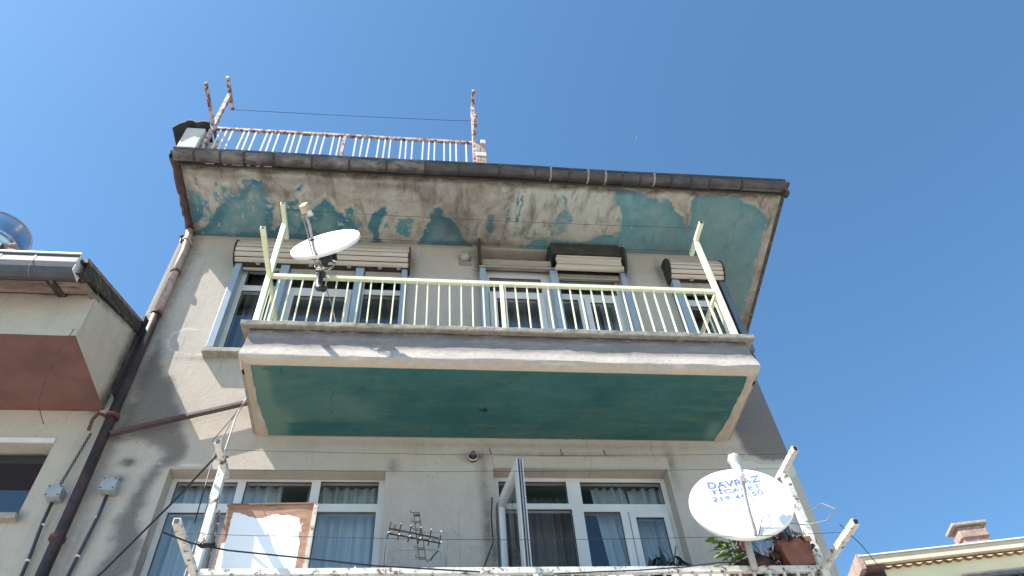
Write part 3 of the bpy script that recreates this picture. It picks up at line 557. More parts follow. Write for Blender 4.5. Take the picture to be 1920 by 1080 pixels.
w2 = window(.655, 2.335, 4.30, 5.856, 5.85, [(.700, 1.343, 5.56, 5.802), (1.475, 2.262, 5.556, 5.80), (.70, 1.364, 4.36, 5.502), (1.471, 1.814, 4.40, 5.476)], [(1.885, 2.272, 4.36, 5.473, .062)], hide_pane=(2,))
window(2.86, 3.50, 4.30, 5.46, 5.80, [(2.94, 3.36, 4.40, 5.38)])
# the open casement swings out over the balcony
hp = Vector((.690, 5.80, 0)); dv = Vector((.117, -.68, 0)).normalized(); nv = Vector((-dv.y, dv.x, 0))
sash = plate([0, .685], [4.33, 5.512], [(.085, .600, 4.41, 5.428)], -.03, .03)
gkm = plate([.07, .615], [4.40, 5.442], [(.078, .607, 4.408, 5.434)], -.02, .02)
edge = MB().box(.688, .700, -.018, -.010, 4.34, 5.50).box(.688, .697, .006, .012, 4.34, 5.50)
pn = MB().box(.07, .615, -.004, .004, 4.40, 5.442)
for m_, nm, mt in ((sash, 'sash', 'pvc'), (gkm, 'gasket', 'gasket'), (edge, 'gasket', 'gasket'), (pn, 'pane', 'glass')):
    m_.v = [tuple(hp+dv*x+nv*y+Vector((0, 0, z))) for x, y, z in m_.v]; o = m_.build(nm, mt, w2, bevel=.005 if nm == 'sash' else 0)
    if nm == 'sash': o['label'] = 'casement swung open outwards'
# guide posts in blue enamel
for a, b, z0, mt in ((-2.254, -2.181, 7.235, 'blue'), (-1.734, -1.636, 6.70, 'blue'), (-.873, -.778, 6.70, 'blue'), (-.338, -.272, 6.70, 'blue'), (.591, .662, 6.34, 'blue'), (1.452, 1.547, 6.34, 'blue'), (2.329, 2.395, 6.34, 'blue'), (2.972, 3.066, 6.34, 'blue'), (3.581, 3.659, 7.40, 'darkblue')):
    MB().box(a, b, 5.60, 5.735, z0, 8.712).build('guide_post', mt, apt, bevel=.004)
MB().box(3.562, 3.579, 5.62, 5.735, 7.2, 8.70).build('guide_channel', 'gasket', apt)
# sills
MB().box(-2.285, -1.56, 5.60, 5.74, 7.175, 7.235).build('window_sill', 'coping', apt, bevel=.006)
MB().box(-2.30, -.28, 5.60, 5.85, 4.22, 4.28).build('window_sill', 'coping', apt, bevel=.006)
MB().box(.60, 2.38, 5.60, 5.85, 4.22, 4.28).build('window_sill', 'coping', apt, bevel=.006)
MB().box(3.592, 3.665, 5.66, 5.95, 7.33, 7.39).box(3.592, 3.63, 5.68, 5.95, 7.20, 7.33).build('window_sill', 'brown', apt, bevel=.006)
# blind board over the lower right window
MB().box(.642, 2.33, 5.694, 5.75, 5.84, 5.842).build('lintel_strip', 'pvc', apt)
MB().prism([(.645, 5.846), (2.33, 5.848), (2.335, 5.972), (.64, 5.968)], lambda u, v_, d: (u, d, v_), 5.692, 5.699).build('lintel_board', 'lintel', apt, bevel=.003).data.materials[0] = M['wall']

# ---- roller shutter boxes
def roller(x0, x1, yc=5.68, zc=8.80, r=.215, n_=8, a0=84, a1=-62, ca=.0):
    bk = MB(); A = [math.radians(a0+(a1-a0)*i/24) for i in range(25)]
    for rr, mbx in ((r-.012, bk),):
        ring = [(yc-rr*math.cos(t), zc+rr*math.sin(t)) for t in A]+[(5.695, zc+rr*math.sin(A[-1])), (5.695, zc+rr*math.sin(A[0]))]
        mbx.prism(ring, lambda u, v_, d: (d, u, v_), x0+.01, x1-.01)
    bx = bk.build('shutter_box', 'soot_dark', apt)
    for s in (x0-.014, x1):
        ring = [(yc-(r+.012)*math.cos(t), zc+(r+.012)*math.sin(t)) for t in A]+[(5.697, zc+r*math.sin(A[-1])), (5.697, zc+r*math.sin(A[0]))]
        MB().prism(ring, lambda u, v_, d: (d, u, v_), s, s+.014).build('end_cap', 'soot_dark', bx)
    step = (a1-a0)/n_
    for i in range(n_):
        t0, t1 = math.radians(a0+step*(i+.085)), math.radians(a0+step*(i+.915)); m_ = MB(); pr = []
        for k in range(5):
            t = t0+(t1-t0)*k/4; rr = r+.004*math.sin(PI*k/4); pr.append((yc-rr*math.cos(t), zc+rr*math.sin(t)))
        inn = [(yc-(r-.009)*math.cos(t), zc+(r-.009)*math.sin(t)) for t in (t1, t0)]
        m_.prism(pr+inn, lambda u, v_, d: (d, u, v_), x0+.003*((i*5) % 3), x1-.003*((i*3) % 4)).build('slat', 'slat', bx)
    return bx
b1 = roller(-2.265, -.262)
b3 = roller(2.955, 3.635, r=.205, zc=8.79)
# short runs of slat and clips seen under the boxes
def drop(parent, x0, x1, zt, rows, y=5.655, mt='slatgrey'):
    for r in range(rows):
        z = zt-.045*r; MB().prism([(y, z), (y-.009, z-.012), (y-.009, z-.032), (y, z-.042), (y+.008, z-.042), (y+.008, z)], lambda u, v_, d: (d, u, v_), x0, x1).build('slat', mt, parent)
drop(b1, -2.17, -1.745, 8.71, 3); drop(b1, -1.625, -.885, 8.71, 4); drop(b1, -.768, -.345, 8.71, 4)
drop(b3, 3.075, 3.56, 8.70, 4)
for x in (-2.02, -1.42, -.98, -.62, -.40, 3.2): MB().box(x, x+.045, 5.56, 5.60, 8.60, 8.622).build('clip', 'tube', b1 if x < 1 else b3)
# broken-open box over the door
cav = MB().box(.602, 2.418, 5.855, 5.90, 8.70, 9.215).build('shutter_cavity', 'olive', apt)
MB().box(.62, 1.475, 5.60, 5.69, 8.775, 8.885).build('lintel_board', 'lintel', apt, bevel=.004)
MB().box(.588, .612, 5.56, 5.72, 8.74, 9.255).build('end_plate', 'soot_dark', cav)
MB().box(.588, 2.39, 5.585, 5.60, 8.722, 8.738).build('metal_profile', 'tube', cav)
MB().box(1.478, 1.50, 5.62, 5.85, 8.74, 9.21).build('end_plate', 'soot_dark', cav)
ring = [(5.68-.235*math.cos(math.radians(a)), 8.95+.26*math.sin(math.radians(a))) for a in range(90, -70, -10)]+[(5.697, 8.70), (5.697, 9.21)]
MB().prism(ring, lambda u, v_, d: (d, u, v_), 2.395, 2.42).build('end_plate', 'soot_dark', cav)
for k, (z, x0, x1, yy) in enumerate(((8.93, 1.55, 2.37, 5.53), (8.865, 1.53, 2.345, 5.515), (8.79, 1.535, 2.34, 5.50), (8.715, 1.52, 2.355, 5.50), (8.665, 1.50, 2.30, 5.51))):
    hgt = .06 if k else .045
    if k == 4: hgt = .028
    MB().prism([(yy, z), (yy-.012, z-hgt*.3), (yy-.010, z-hgt*.8), (yy+.004, z-hgt), (yy+.03, z-hgt), (yy+.03, z)], lambda u, v_, d: (d, u, v_), x0, x1).build('slat', 'slat', cav)
MB().box(1.50, 2.39, 5.545, 5.70, 8.98, 9.2).build('box_lid', 'soot_dark', cav)
drop(cav, 1.565, 2.32, 8.715, 2)
for x in (1.80, 2.12): MB().box(x, x+.05, 5.555, 5.585, 8.70, 8.722).build('clip', 'tube', cav)
# side shutter box round the corner
sb = MB(); ring = [(3.59+.13*math.cos(math.radians(a)), 8.60+.13*math.sin(math.radians(a))) for a in range(90, -100, -20)]+[(3.595, 8.47)]
sb.prism(ring, lambda u, v_, d: (u, d, v_), 6.0, 7.2).build('shutter_box', 'soot_dark', apt)
MB().box(3.60, 3.70, 6.02, 7.2, 8.30, 8.46).build('lintel_board', 'lintel', apt)

# ---- downpipe down the party line
dp = MB().tube([(-2.80, 4.60, 9.40), (-2.82, 4.95, 9.22), (-2.93, 5.50, 9.16), (-2.915, 5.59, 9.08), (-2.905, 5.60, 8.9)], .045, 10)
dp = MB().tube([(-2.92, 5.60, 9.22), (-2.905, 5.63, 9.08), (-2.895, 5.645, 8.85), (-2.89, 5.645, 7.75)], .044, 12).build('downpipe', 'pipelight', apt, smooth=True)
MB().tube([(-2.89, 5.64, 7.75), (-2.865, 5.625, 6.4), (-2.845, 5.605, 5.3), (-2.845, 5.605, 0)], .047, 12).build('lower_pipe', 'pipe', dp, smooth=True)
for z in (8.45, 7.74, 6.3, 5.05): MB().tube([(-2.888+(.03 if z < 7 else 0), 5.64-.02*(z < 7), z), (-2.888+(.03 if z < 7 else 0), 5.64-.02*(z < 7), z+.03)], .058+.006*(z < 7), 12).build('pipe_clamp', 'rust', dp)
MB().box(-2.955, -2.90, 5.62, 5.69, 6.6, 9.2).build('pipe_backing', 'pipe', apt)
m_ = MB(); rr = random.Random(5)
for k in range(9):
    z = 9.02+.02*k; x = -2.96+rr.uniform(-.03, .09); m_.bar((x, 5.64+rr.uniform(-.02, .02), z+.03), (x+rr.uniform(-.05, .02), 5.63, z-.05), .04, .012)
m_.build('pipe_flashing', 'brown', apt)
MB().bar((-2.93, 5.60, 9.05), (-2.83, 5.63, 8.97), .05, .008).build('flashing_scrap', 'pipelight', apt)
# ================================================================== railings
def railing(name, label, X0, X1, Yf, zb, zt, mat, spacing, postx, back=5.66, zpost=8.24, armr=(4.50, 4.95), raillen=(4.18, None), th=.045, bal=.0070, first=0, baldrop=0, sides=True, right_arm=True):
    t = thing(name, ((X0+X1)/2, Yf, zb), label, 'railing')
    MB().box(X0-.02, X1+.02, Yf-.02, Yf+.02, zt-.045, zt).build('top_rail', mat, t, bevel=.003)
    MB().box(X0-.02, X1+.02, Yf-.012, Yf+.012, zb, zb+.022).build('bottom_rail', mat, t)
    me = MB().box(-bal, bal, -bal, bal, 0, zt-zb-.065).mesh('baluster', M[mat])
    rr = random.Random(3)
    k = 0; x = X0+spacing
    while x < X1-.03:
        if all(abs(x-q) > .03 for q in postx) and not (baldrop and rr.random() < baldrop):
            inst('baluster', me, t, (x, Yf, zb+.021), (0, rr.uniform(-.010, .010), 0))
        x += spacing
    wm = MB().box(-.012, .012, -.012, .012, 0, .008).mesh('weld', M['rust'])
    x = X0+spacing*3
    while x < X1-.1: inst('weld', wm, t, (x, Yf, zb+.022)); x += spacing*rr.choice((3, 5, 6, 8))
    for q in postx: MB().box(q-.018, q+.018, Yf-.018, Yf+.018, zb, zt-.04).build('middle_post', mat, t)
    for sx, x in ((-1, X0), (1, X1)):
        MB().box(x-.026, x+.026, Yf-.026, Yf+.026, zb-.0, zpost).build('corner_post', mat, t, bevel=.003)
        MB().box(x-.022, x+.022, armr[0], armr[1], zpost+.002, zpost+.052).build('line_arm', mat, t, bevel=.003)
        MB().box(x-.014, x+.014, armr[0]-.003, armr[0]+.01, zpost+.008, zpost+.046).build('arm_plug', 'black', t)
        if raillen[0] and (sx < 0 or right_arm):
            MB().box(x-.022, x+.022, raillen[0], Yf-.027, zt-.045, zt+.002).build('line_arm', mat, t, bevel=.003)
            MB().box(x-.014, x+.014, raillen[0]-.003, raillen[0]+.01, zt-.038, zt-.006).build('arm_plug', 'black', t)
        if sides:
            MB().box(x-.02, x+.02, Yf+.027, back, zt-.043, zt-.003).build('side_rail', mat, t, bevel=.003)
            MB().box(x-.011, x+.011, Yf+.027, back, zb, zb+.02).build('side_rail', mat, t)
            y = Yf+spacing
            while y < back-.05: inst('baluster', me, t, (x, y, zb+.021)); y += spacing
    return t
railing('balcony_railing', 'pale lime green metal railing with thin upright bars on upper balcony', -1.555, 2.965, 4.755, 6.70, 7.40, 'lime', .1095, [.71], right_arm=False)
railing('balcony_railing', 'flaking white railing with laundry arms along the bottom edge of the picture', -1.475, 2.885, 4.755, 3.66, 4.298, 'flakywhite', .1095, [.79], zpost=5.10, armr=(4.46, 4.87), raillen=(4.15, None), bal=.009)
# roof terrace railing
t = thing('roof_railing', (-1.2, 5.0, 9.6), 'rusty pink and white railing on the roof terrace above gutter', 'railing')
MB().box(-2.92, .50, 4.98, 5.02, 10.655, 10.70).build('top_rail', 'flakyrust', t, bevel=.003)
MB().box(-2.90, .50, 4.99, 5.01, 9.70, 9.73).build('bottom_rail', 'flakyrust', t)
me = MB().box(-.010, .010, -.010, .010, 0, .93).mesh('baluster', M['flakypale'])
rr = random.Random(9); x = -2.79
while x < .46:
    for d in (0, .079, .158):
        if abs(x+d+1.195) > .03 and x+d < .47: inst('baluster', me, t, (x+d, 5.0, 9.73), (0, rr.uniform(-.012, .012), 0))
    x += .292
MB().box(-1.215, -1.175, 4.98, 5.02, 9.6, 10.655).build('middle_post', 'flakyrust', t)
for x, zt in ((-2.905, 11.67), (.53, 11.74)):
    MB().box(x-.025, x+.025, 4.975, 5.025, 9.6, zt).build('corner_post', 'flakyrust', t, bevel=.003)
    MB().box(x-.022, x+.022, 4.74, 5.24, zt, zt+.045).build('line_arm', 'flakyrust', t, bevel=.003)
    MB().box(x-.02, x+.02, 4.38 if x < 0 else 4.6, 4.974, 10.70, 10.745).build('line_arm', 'flakyrust', t, bevel=.003)
MB().box(-2.90, -2.865, 5.03, 6.2, 10.655, 10.695).build('side_rail', 'flakyrust', t)

# ================================================================== lines and cables
def line(label, pts, r, mat='wire', name='clothesline', cat='clothesline', group=None):
    o = MB().tube(pts, r, 5).build(name, mat, None, loc=pts[0]); return tag(o, label, cat, group)
line('thin wire clothesline between the two tall roof posts', sag((-2.90, 5.22, 11.66), (.53, 5.22, 11.74), .02), .0035)
line('dark wire clothesline at the front ends of the upper balcony arms', sag((-1.555, 4.58, 8.27), (2.965, 4.58, 8.27), .03, jitter=.001), .0022)
line('dark wire clothesline at the rear ends of the upper balcony arms', sag((-1.555, 4.90, 8.27), (2.965, 4.90, 8.27), .03, jitter=.001), .0022)
line('thin grey wire clothesline strung just above the lower windows, front one', sag((-1.475, 4.56, 5.13), (2.885, 4.53, 5.13), .03, 20, .002), .0017, 'wire')
line('thin grey wire clothesline strung just above the lower windows, rear one', sag((-1.475, 4.80, 5.13), (2.885, 4.72, 5.13), .02, 20, .002), .0017, 'wire')
line('sagging thin wire clothesline crossing the brown and white board', sag((-1.475, 4.35, 4.32), (2.885, 4.35, 4.32), .05, 20, .002), .0018)
line('thick dark cable from low left corner to top of white laundry post', [(-2.60, 5.0, 3.9), (-2.16, 5.0, 4.42), (-1.82, 4.9, 4.90), (-1.50, 4.62, 5.14), (-1.45, 4.7, 5.17)], .008, 'black', 'cable', 'cable')
line('grey cable hanging from left end of the upper balcony behind white post', [(-1.62, 5.35, 6.40), (-1.63, 5.2, 6.0), (-1.60, 5.05, 5.4), (-1.56, 4.9, 4.85), (-1.56, 4.85, 4.3)], .007, 'greycable', 'cable', 'cable')
line('thin black wire running from balcony end down to the post top', sag((-1.61, 5.35, 6.38), (-1.53, 4.50, 5.16), .02), .0035, 'wire', 'cable', 'cable')
line('second grey cable hanging beside the first at the balcony end', [(-1.60, 5.38, 6.40), (-1.66, 5.2, 5.95), (-1.67, 5.05, 5.45), (-1.60, 4.86, 4.72)], .005, 'wire', 'cable', 'cable')
line('dark twisted cable lashed across the board along the lower railing', [(-1.53, 4.15, 4.20), (-1.40, 4.3, 4.22), (-1.2, 4.4, 4.23), (-.8, 4.5, 4.24), (-.3, 4.6, 4.235), (.4, 4.66, 4.22)], .0055, 'black', 'cable', 'cable')
m_ = MB(); rr = random.Random(2)
for k in range(10): m_.tube([(-1.34+rr.uniform(-.03, .08), 4.33+rr.uniform(-.02, .02), 4.225+rr.uniform(-.012, .018)) for _ in range(4)], .006, 5)
tag(m_.build('cable_knot', 'black', None, loc=(-1.3, 4.33, 4.22)), 'black wire knot twisted round the cable in front of the board', 'knot')
line('dark cable drooping over the middle and right of the lower railing', [(.9, 4.66, 4.20), (1.2, 4.66, 4.215), (1.5, 4.68, 4.235), (1.85, 4.70, 4.27), (2.1, 4.70, 4.30), (2.3, 4.71, 4.31)], .005, 'black', 'cable', 'cable')
line('thin wire trailing in the sky from the lowest right laundry arm', [(2.83, 4.25, 4.32), (2.95, 4.3, 4.2), (3.02, 4.3, 4.0), (3.08, 4.3, 3.7)], .0028, 'wire', 'cable', 'cable')
line('pale looping wire between planter and right laundry arm', [(2.45, 4.6, 4.62), (2.55, 4.5, 4.50), (2.68, 4.4, 4.41), (2.78, 4.3, 4.38), (2.83, 4.22, 4.42), (2.80, 4.3, 4.52), (2.72, 4.4, 4.50)], .004, 'greycable', 'cable', 'cable')
line('dark wire hanging beside the open casement on the wall', [(.615, 5.67, 5.50), (.60, 5.67, 5.3), (.605, 5.66, 5.05), (.52, 5.64, 4.82), (.44, 5.62, 4.62), (.40, 5.6, 4.4)], .006, 'wire', 'cable', 'cable')
for k, (x, lb) in enumerate(((.62, 'small bent wire hook in the wall near the round wall light'), (1.30, 'small bent wire hook above the middle of the right lower window'), (1.72, 'small bent wire hook above the right half of lower window'))):
    z = 6.03-.005*k; line(lb, [(x, 5.70, z+.02), (x-.004, 5.675, z+.02), (x, 5.67, z-.04), (x+.01, 5.668, z-.055)], .004, 'wire', 'wall_hook', 'hook')
o = MB().bar((-2.81, 5.62, 6.115), (-1.62, 5.62, 6.54), .05, .034).build('iron_bar', 'rod', None, loc=(-2.8, 5.62, 6.1), bevel=.002); tag(o, 'long rusty iron bar sloping across the wall to the balcony', 'bar')
# cable tangle on the neighbour side
for k, (ph, a) in enumerate(((0, .012), (2.2, .012), (4.2, .010))):
    line(('first', 'second', 'third')[k]+' thin dark wire from the left in the wavy bundle above the left junction box', [(-3.015-.035*i/30+a*math.sin(i*1.1+ph)+.03*(1-i/30)*.6, 5.66, 6.15-.57*i/30) for i in range(31)], .0035, 'wire', 'wavy_wire', 'wire', 'wavy wires above the left junction box')
line('short rusty pipe elbow under the corner of the maroon soffit', [(-2.95, 5.66, 6.36), (-2.99, 5.62, 6.35), (-3.02, 5.62, 6.28), (-3.02, 5.64, 6.17)], .017, 'rust', 'pipe_elbow', 'pipe')
line('thin stray wire dangling from the corner of the maroon soffit', [(-3.02, 4.70, 6.50), (-3.06, 4.74, 6.30), (-3.07, 4.78, 6.0), (-3.04, 4.8, 5.75), (-2.93, 4.82, 5.56)], .004, 'rust', 'cable', 'cable')

# ================================================================== wall fittings
def lamp(loc, r, label, open_=False):
    t = thing('wall_lamp', loc, label, 'light'); x, y, z = loc
    MB().tube([(x, 5.699, z), (x, 5.66, z)], r*.85, 20).build('base', 'jbox' if not open_ else 'soot_dark', t, smooth=False)
    if not open_:
        def fn(u, v): th = u*2*PI; ph = v*PI/2; return (x+r*math.cos(th)*math.sin(ph), 5.66-r*.75*math.cos(ph), z+r*math.sin(th)*math.sin(ph))
        MB().grid(fn, 20, 8).build('globe', 'lampglass', t, smooth=True)
    else:
        MB().tube([(x, 5.66, z-.004), (x, 5.645, z-.006), (x, 5.64, z-.006)], [r*.95, r, r*.93], 20, caps=False).build('rim', 'pvc', t)
        MB().tube([(x, 5.66, z), (x, 5.60, z), (x, 5.585, z)], [r*.45, r*.5, r*.3], 12).build('bulb_holder', 'gutter', t)
    return t
M['lampglass'] = simple('frosted_lamp_glass', (.36, .37, .33), .35, 0, .2, 10, bump=0)
MB().box(.345, .50, 5.690, 5.699, 8.86, 9.06).build('mounting_patch', 'lintel', apt)
lamp((.422, 5.66, 8.985), .068, 'round frosted glass wall light under the soffit beside the door')
lamp((.452, 5.66, 5.935), .045, 'small round wall lamp fitting with white rim and sooty surround below balcony', True)
def jbox(x0, x1, z0, z1, label, end):
    t = thing('junction_box', ((x0+x1)/2, 5.66, z0), label, 'electrical box')
    MB().box(x0, x1, 5.605, 5.698, z0, z1).build('body', 'jbox', t, bevel=.008)
    MB().box(x0-.004, x1+.004, 5.588, 5.603, z0-.004, z1+.004).build('lid', 'jbox', t, bevel=.005)
    for a in (x0+.012, x1-.012):
        for b in (z0+.012, z1-.012): MB().tube([(a, 5.589, b), (a, 5.583, b)], .006, 8).build('screw', 'black', t)
    xc = (x0+x1)/2
    MB().tube([(xc, 5.65, z0), (xc, 5.65, z0-.03)], .013, 8).build('gland', 'jbox', t)
    MB().tube([(xc, 5.65, z0-.02), (xc-.004, 5.66, z0-.2), (end[0]+(xc-end[0])*.4, 5.67, (z0+end[1])/2-.1), (end[0], 5.67, end[1]), (end[0], 5.67, 3)], .014, 8).build('conduit', 'conduit', t, smooth=True)
    for z in (z0-.22, (z0+end[1])/2-.16):
        f = max(0, (z0-z)/(z0-end[1])); MB().tube([(xc+(end[0]-xc)*f, 5.665, z), (xc+(end[0]-xc)*f, 5.665, z-.014)], .019, 8).build('clip', 'cap', t)
jbox(-3.10, -2.985, 5.44, 5.545, 'grey square junction box on cream wall left of the downpipe', (-3.02, 4.70))
jbox(-2.695, -2.575, 5.51, 5.625, 'grey square junction box on stained wall right of the downpipe', (-2.69, 4.70))

# ================================================================== satellite dishes
def frame_(n_):
    n_ = Vector(n_).normalized(); u = (Vector((0, 0, 1))-n_*n_.z).normalized(); return n_, u, u.cross(n_)
def dish(c, n_, r, label, depth=.05):
    n_, u, a = frame_(n_); c = Vector(c); t = thing('satellite_dish', c, label, 'satellite dish')
    nr, ns = 14, 64; m_ = MB()
    prof = [(r*i/nr, -depth*(1-(i/nr)**2)) for i in range(nr+1)]+[(r*1.012, .002), (r*1.018, -.006), (r*1.018, -.032), (r*1.0, -.034), (r*.97, -.016-.004)]+[(r*i/nr, -depth*(1-(i/nr)**2)-.008) for i in range(nr-1, -1, -1)]
    vs = [c+a*(p[0]*math.cos(t_*2*PI/ns))+u*(p[0]*math.sin(t_*2*PI/ns))+n_*p[1] for p in prof for t_ in range(ns)]; k = len(prof)
    fs = [(i*ns+j, i*ns+(j+1) % ns, (i+1)*ns+(j+1) % ns, (i+1)*ns+j) for i in range(k-1) for j in range(ns)]
    m_.add(vs, fs).build('reflector', 'dish', t, smooth=True)
    return t, c, n_, u, a
# small dish on the upper railing
t, c, n_, u, a = dish((-.9785, 4.24, 7.266), (-.282, -.91, .304), .320, 'small white satellite dish seen edge-on, clamped to the upper balcony railing')
lnb = Vector((-1.109, 3.82, 7.136))
MB().tube([c-u*.318, c-u*.34+n_*.05, (-1.04, 4.063, 7.005), lnb-n_*.12, lnb], [.013, .013, .013, .014, .014], 8).build('feed_arm', 'dishgrey', t, smooth=True)
MB().tube([(-1.046, 4.037, 7.018), (-1.049, 4.024, 7.024)], .02, 8).build('strap', 'black', t)
hd = MB(); q = lnb+n_*.03+u*.03
for sx in (-1, 1): pass
hd.bar(q-u*.06, q+u*.05, .055, .075, tuple(n_)); hd.build('feed_head', 'lnb', t, bevel=.006)
MB().tube([q-n_*.02+a*.035-u*.03, q-n_*.07+a*.035-u*.03], [.022, .03], 12).build('feed_lens', 'lnbwhite', t, smooth=True)
MB().tube([lnb-n_*.03-a*.03, (-1.10, 4.07, 7.12), (-1.04, 4.3, 7.03), (-.98, 4.48, 7.20)], .007, 6).build('cable', 'greycable', t, smooth=True)
MB().tube([(-.975, 4.44, 7.36), (-1.0, 4.52, 7.375), (-1.04, 4.63, 7.36), (-1.058, 4.685, 7.29), (-1.062, 4.69, 7.20), (-1.045, 4.67, 7.12), (-.99, 4.635, 7.07)], .033, 14).build('mast', 'mount', t, smooth=True)
MB().tube([(-.99, 4.634, 7.0695), (-.988, 4.633, 7.0685)], .027, 12).build('mast_mouth', 'black', t)
m_ = MB(); m_.bar(c-n_*.11-u*.08, Vector((-.975, 4.46, 7.34)), .07, .06); m_.bar(c-n_*.09-u*.08, c-n_*.13-u*.14, .10, .07, tuple(u)); m_.bar((-1.05, 4.44, 7.33), (-.91, 4.46, 7.34), .03, .05); m_.bar((-.93, 4.40, 7.42), (-.90, 4.46, 7.30), .03, .03); m_.bar((-1.08, 4.6, 7.33), (-1.0, 4.58, 7.30), .025, .08)
m_.build('bracket', 'mount', t, bevel=.004)
rr = random.Random(8)
for k in range(4):
    cc = Vector((-.995+rr.uniform(-.015, .02), 4.53, 7.29)); ra, rb = rr.uniform(.06, .085), rr.uniform(.07, .12)
    MB().tube([cc+Vector((ra*math.cos(w_), -.01*math.sin(2*w_+k)-.01*k, rb*math.sin(w_)))+Vector((.015*math.sin(3*w_+k), 0, 0)) for w_ in [2*PI*i/24 for i in range(23)]], .0055, 5).build('cable_loop', 'greycable' if k % 2 else 'tube', t, smooth=True)
MB().tube([(-1.0, 4.60, 7.30), (-.98, 4.70, 7.15), (-.90, 4.78, 6.95), (-.84, 4.80, 6.72)], .005, 5).build('trailing_cable', 'greycable', t)
MB().bar((-1.10, 4.71, 7.378), (-1.02, 4.71, 7.378), .055, .05).build('clamp', 'mount', t, bevel=.003)
# large dish with the shop print
t, c, n_, u, a = dish((2.31, 4.5, 4.67), (-.234, -.929, .286), .362, 'large white satellite dish with faded blue lettering beside the lower balcony plants', .045)
def printed(txt, s0, t0, width, height, mat='blueprint', name='lettering'):
    cu = bpy.data.curves.new(name, 'FONT'); cu.body = txt; cu.size = 1; cu.space_character = 1.08; cu.offset = .028; o = bpy.data.objects.new(name, cu); COL.objects.link(o)
    dg = bpy.context.evaluated_depsgraph_get(); me = bpy.data.meshes.new_from_object(o.evaluated_get(dg)); bpy.data.objects.remove(o)
    vs = np.array([v.co[:] for v in me.vertices]); x0, x1 = vs[:, 0].min(), vs[:, 0].max(); 
    fs = [tuple(p.vertices) for p in me.polygons]; m_ = MB(); out = []
    import bmesh
    for x, y, z in vs:
        s = s0+(x-x0)/(x1-x0)*width; tt = t0+y/.72*height; rr2 = (s*s+tt*tt)/(.362**2)
        out.append(c+a*s+u*tt+n_*(-.045*(1-rr2)+.0025))
    m_.add(out, fs); m_.build(name, mat, t)
printed('DAVRAZ', -.181, .205, .393, .062)
printed('T\u0130CARET', -.177, .146, .374, .040)
printed('218', -.183, .072, .135, .046)
printed('44', -.015, .075, .075, .046)
printed('50', .11, .079, .084, .046)
for s, tt in ((-.22, .0), (-.04, .01), (-.015, -.06), (.05, .03)):
    p = c+a*s+u*tt+n_*(-.045*(1-(s*s+tt*tt)/.131)); MB().tube([p+n_*.004, p-n_*.001], .005, 8).build('bolt', 'dishgrey', t)
lnb = Vector((2.248, 4.255, 4.808)); b0 = c-u*.35
MB().tube([b0-n_*.03, b0+n_*.03, Vector((2.295, 4.40, 4.50)), lnb-u*.06, lnb+u*.02], [.014, .013, .013, .012, .012], 8).build('feed_arm', 'dishgrey', t, smooth=True)
q = lnb+u*.03
bt = [(-.19, .012), (-.16, .022), (-.12, .026), (-.07, .028), (-.03, .036), (.0, .046), (.025, .048), (.045, .044), (.058, .028), (.062, .008)]
MB().tube([q+u*s+n_*.01*math.sin(s*40) for s, r_ in bt], [r_*(1+.12*math.sin(i*2.3)) for i, (s, r_) in enumerate(bt)], 10).build('plastic_bottle', 'plastic', t, smooth=True)
for k in range(5):
    w_ = k*2*PI/5; p = q+u*.045+(a*math.cos(w_)+n_*math.sin(w_))*.028; MB().tube([p, p+u*.025], [.018, .010], 8).build('bottle_foot', 'plastic', t, smooth=True)
MB().bar(q-u*.035, q+u*.025, .05, .045, tuple(n_)).build('feed_head', 'lnb', t, bevel=.012)
MB().tube([lnb-u*.08+a*.02, c+a*.05+u*.02+n_*.05, c+a*.10-u*.08+n_*.03, c+a*.10-u*.2+n_*.03, b0+a*.02], .0045, 6).build('cable', 'greycable', t, smooth=True)
MB().tube([c-n_*.08-u*.08, Vector((2.36, 4.66, 4.55)), Vector((2.345, 4.68, 4.42)), Vector((2.345, 4.70, 4.24))], .026, 12).build('mast', 'dishgrey', t, smooth=True)
MB().bar(c-n_*.085, c-n_*.14-u*.06, .12, .12, tuple(u)).build('bracket', 'dishgrey', t, bevel=.004)

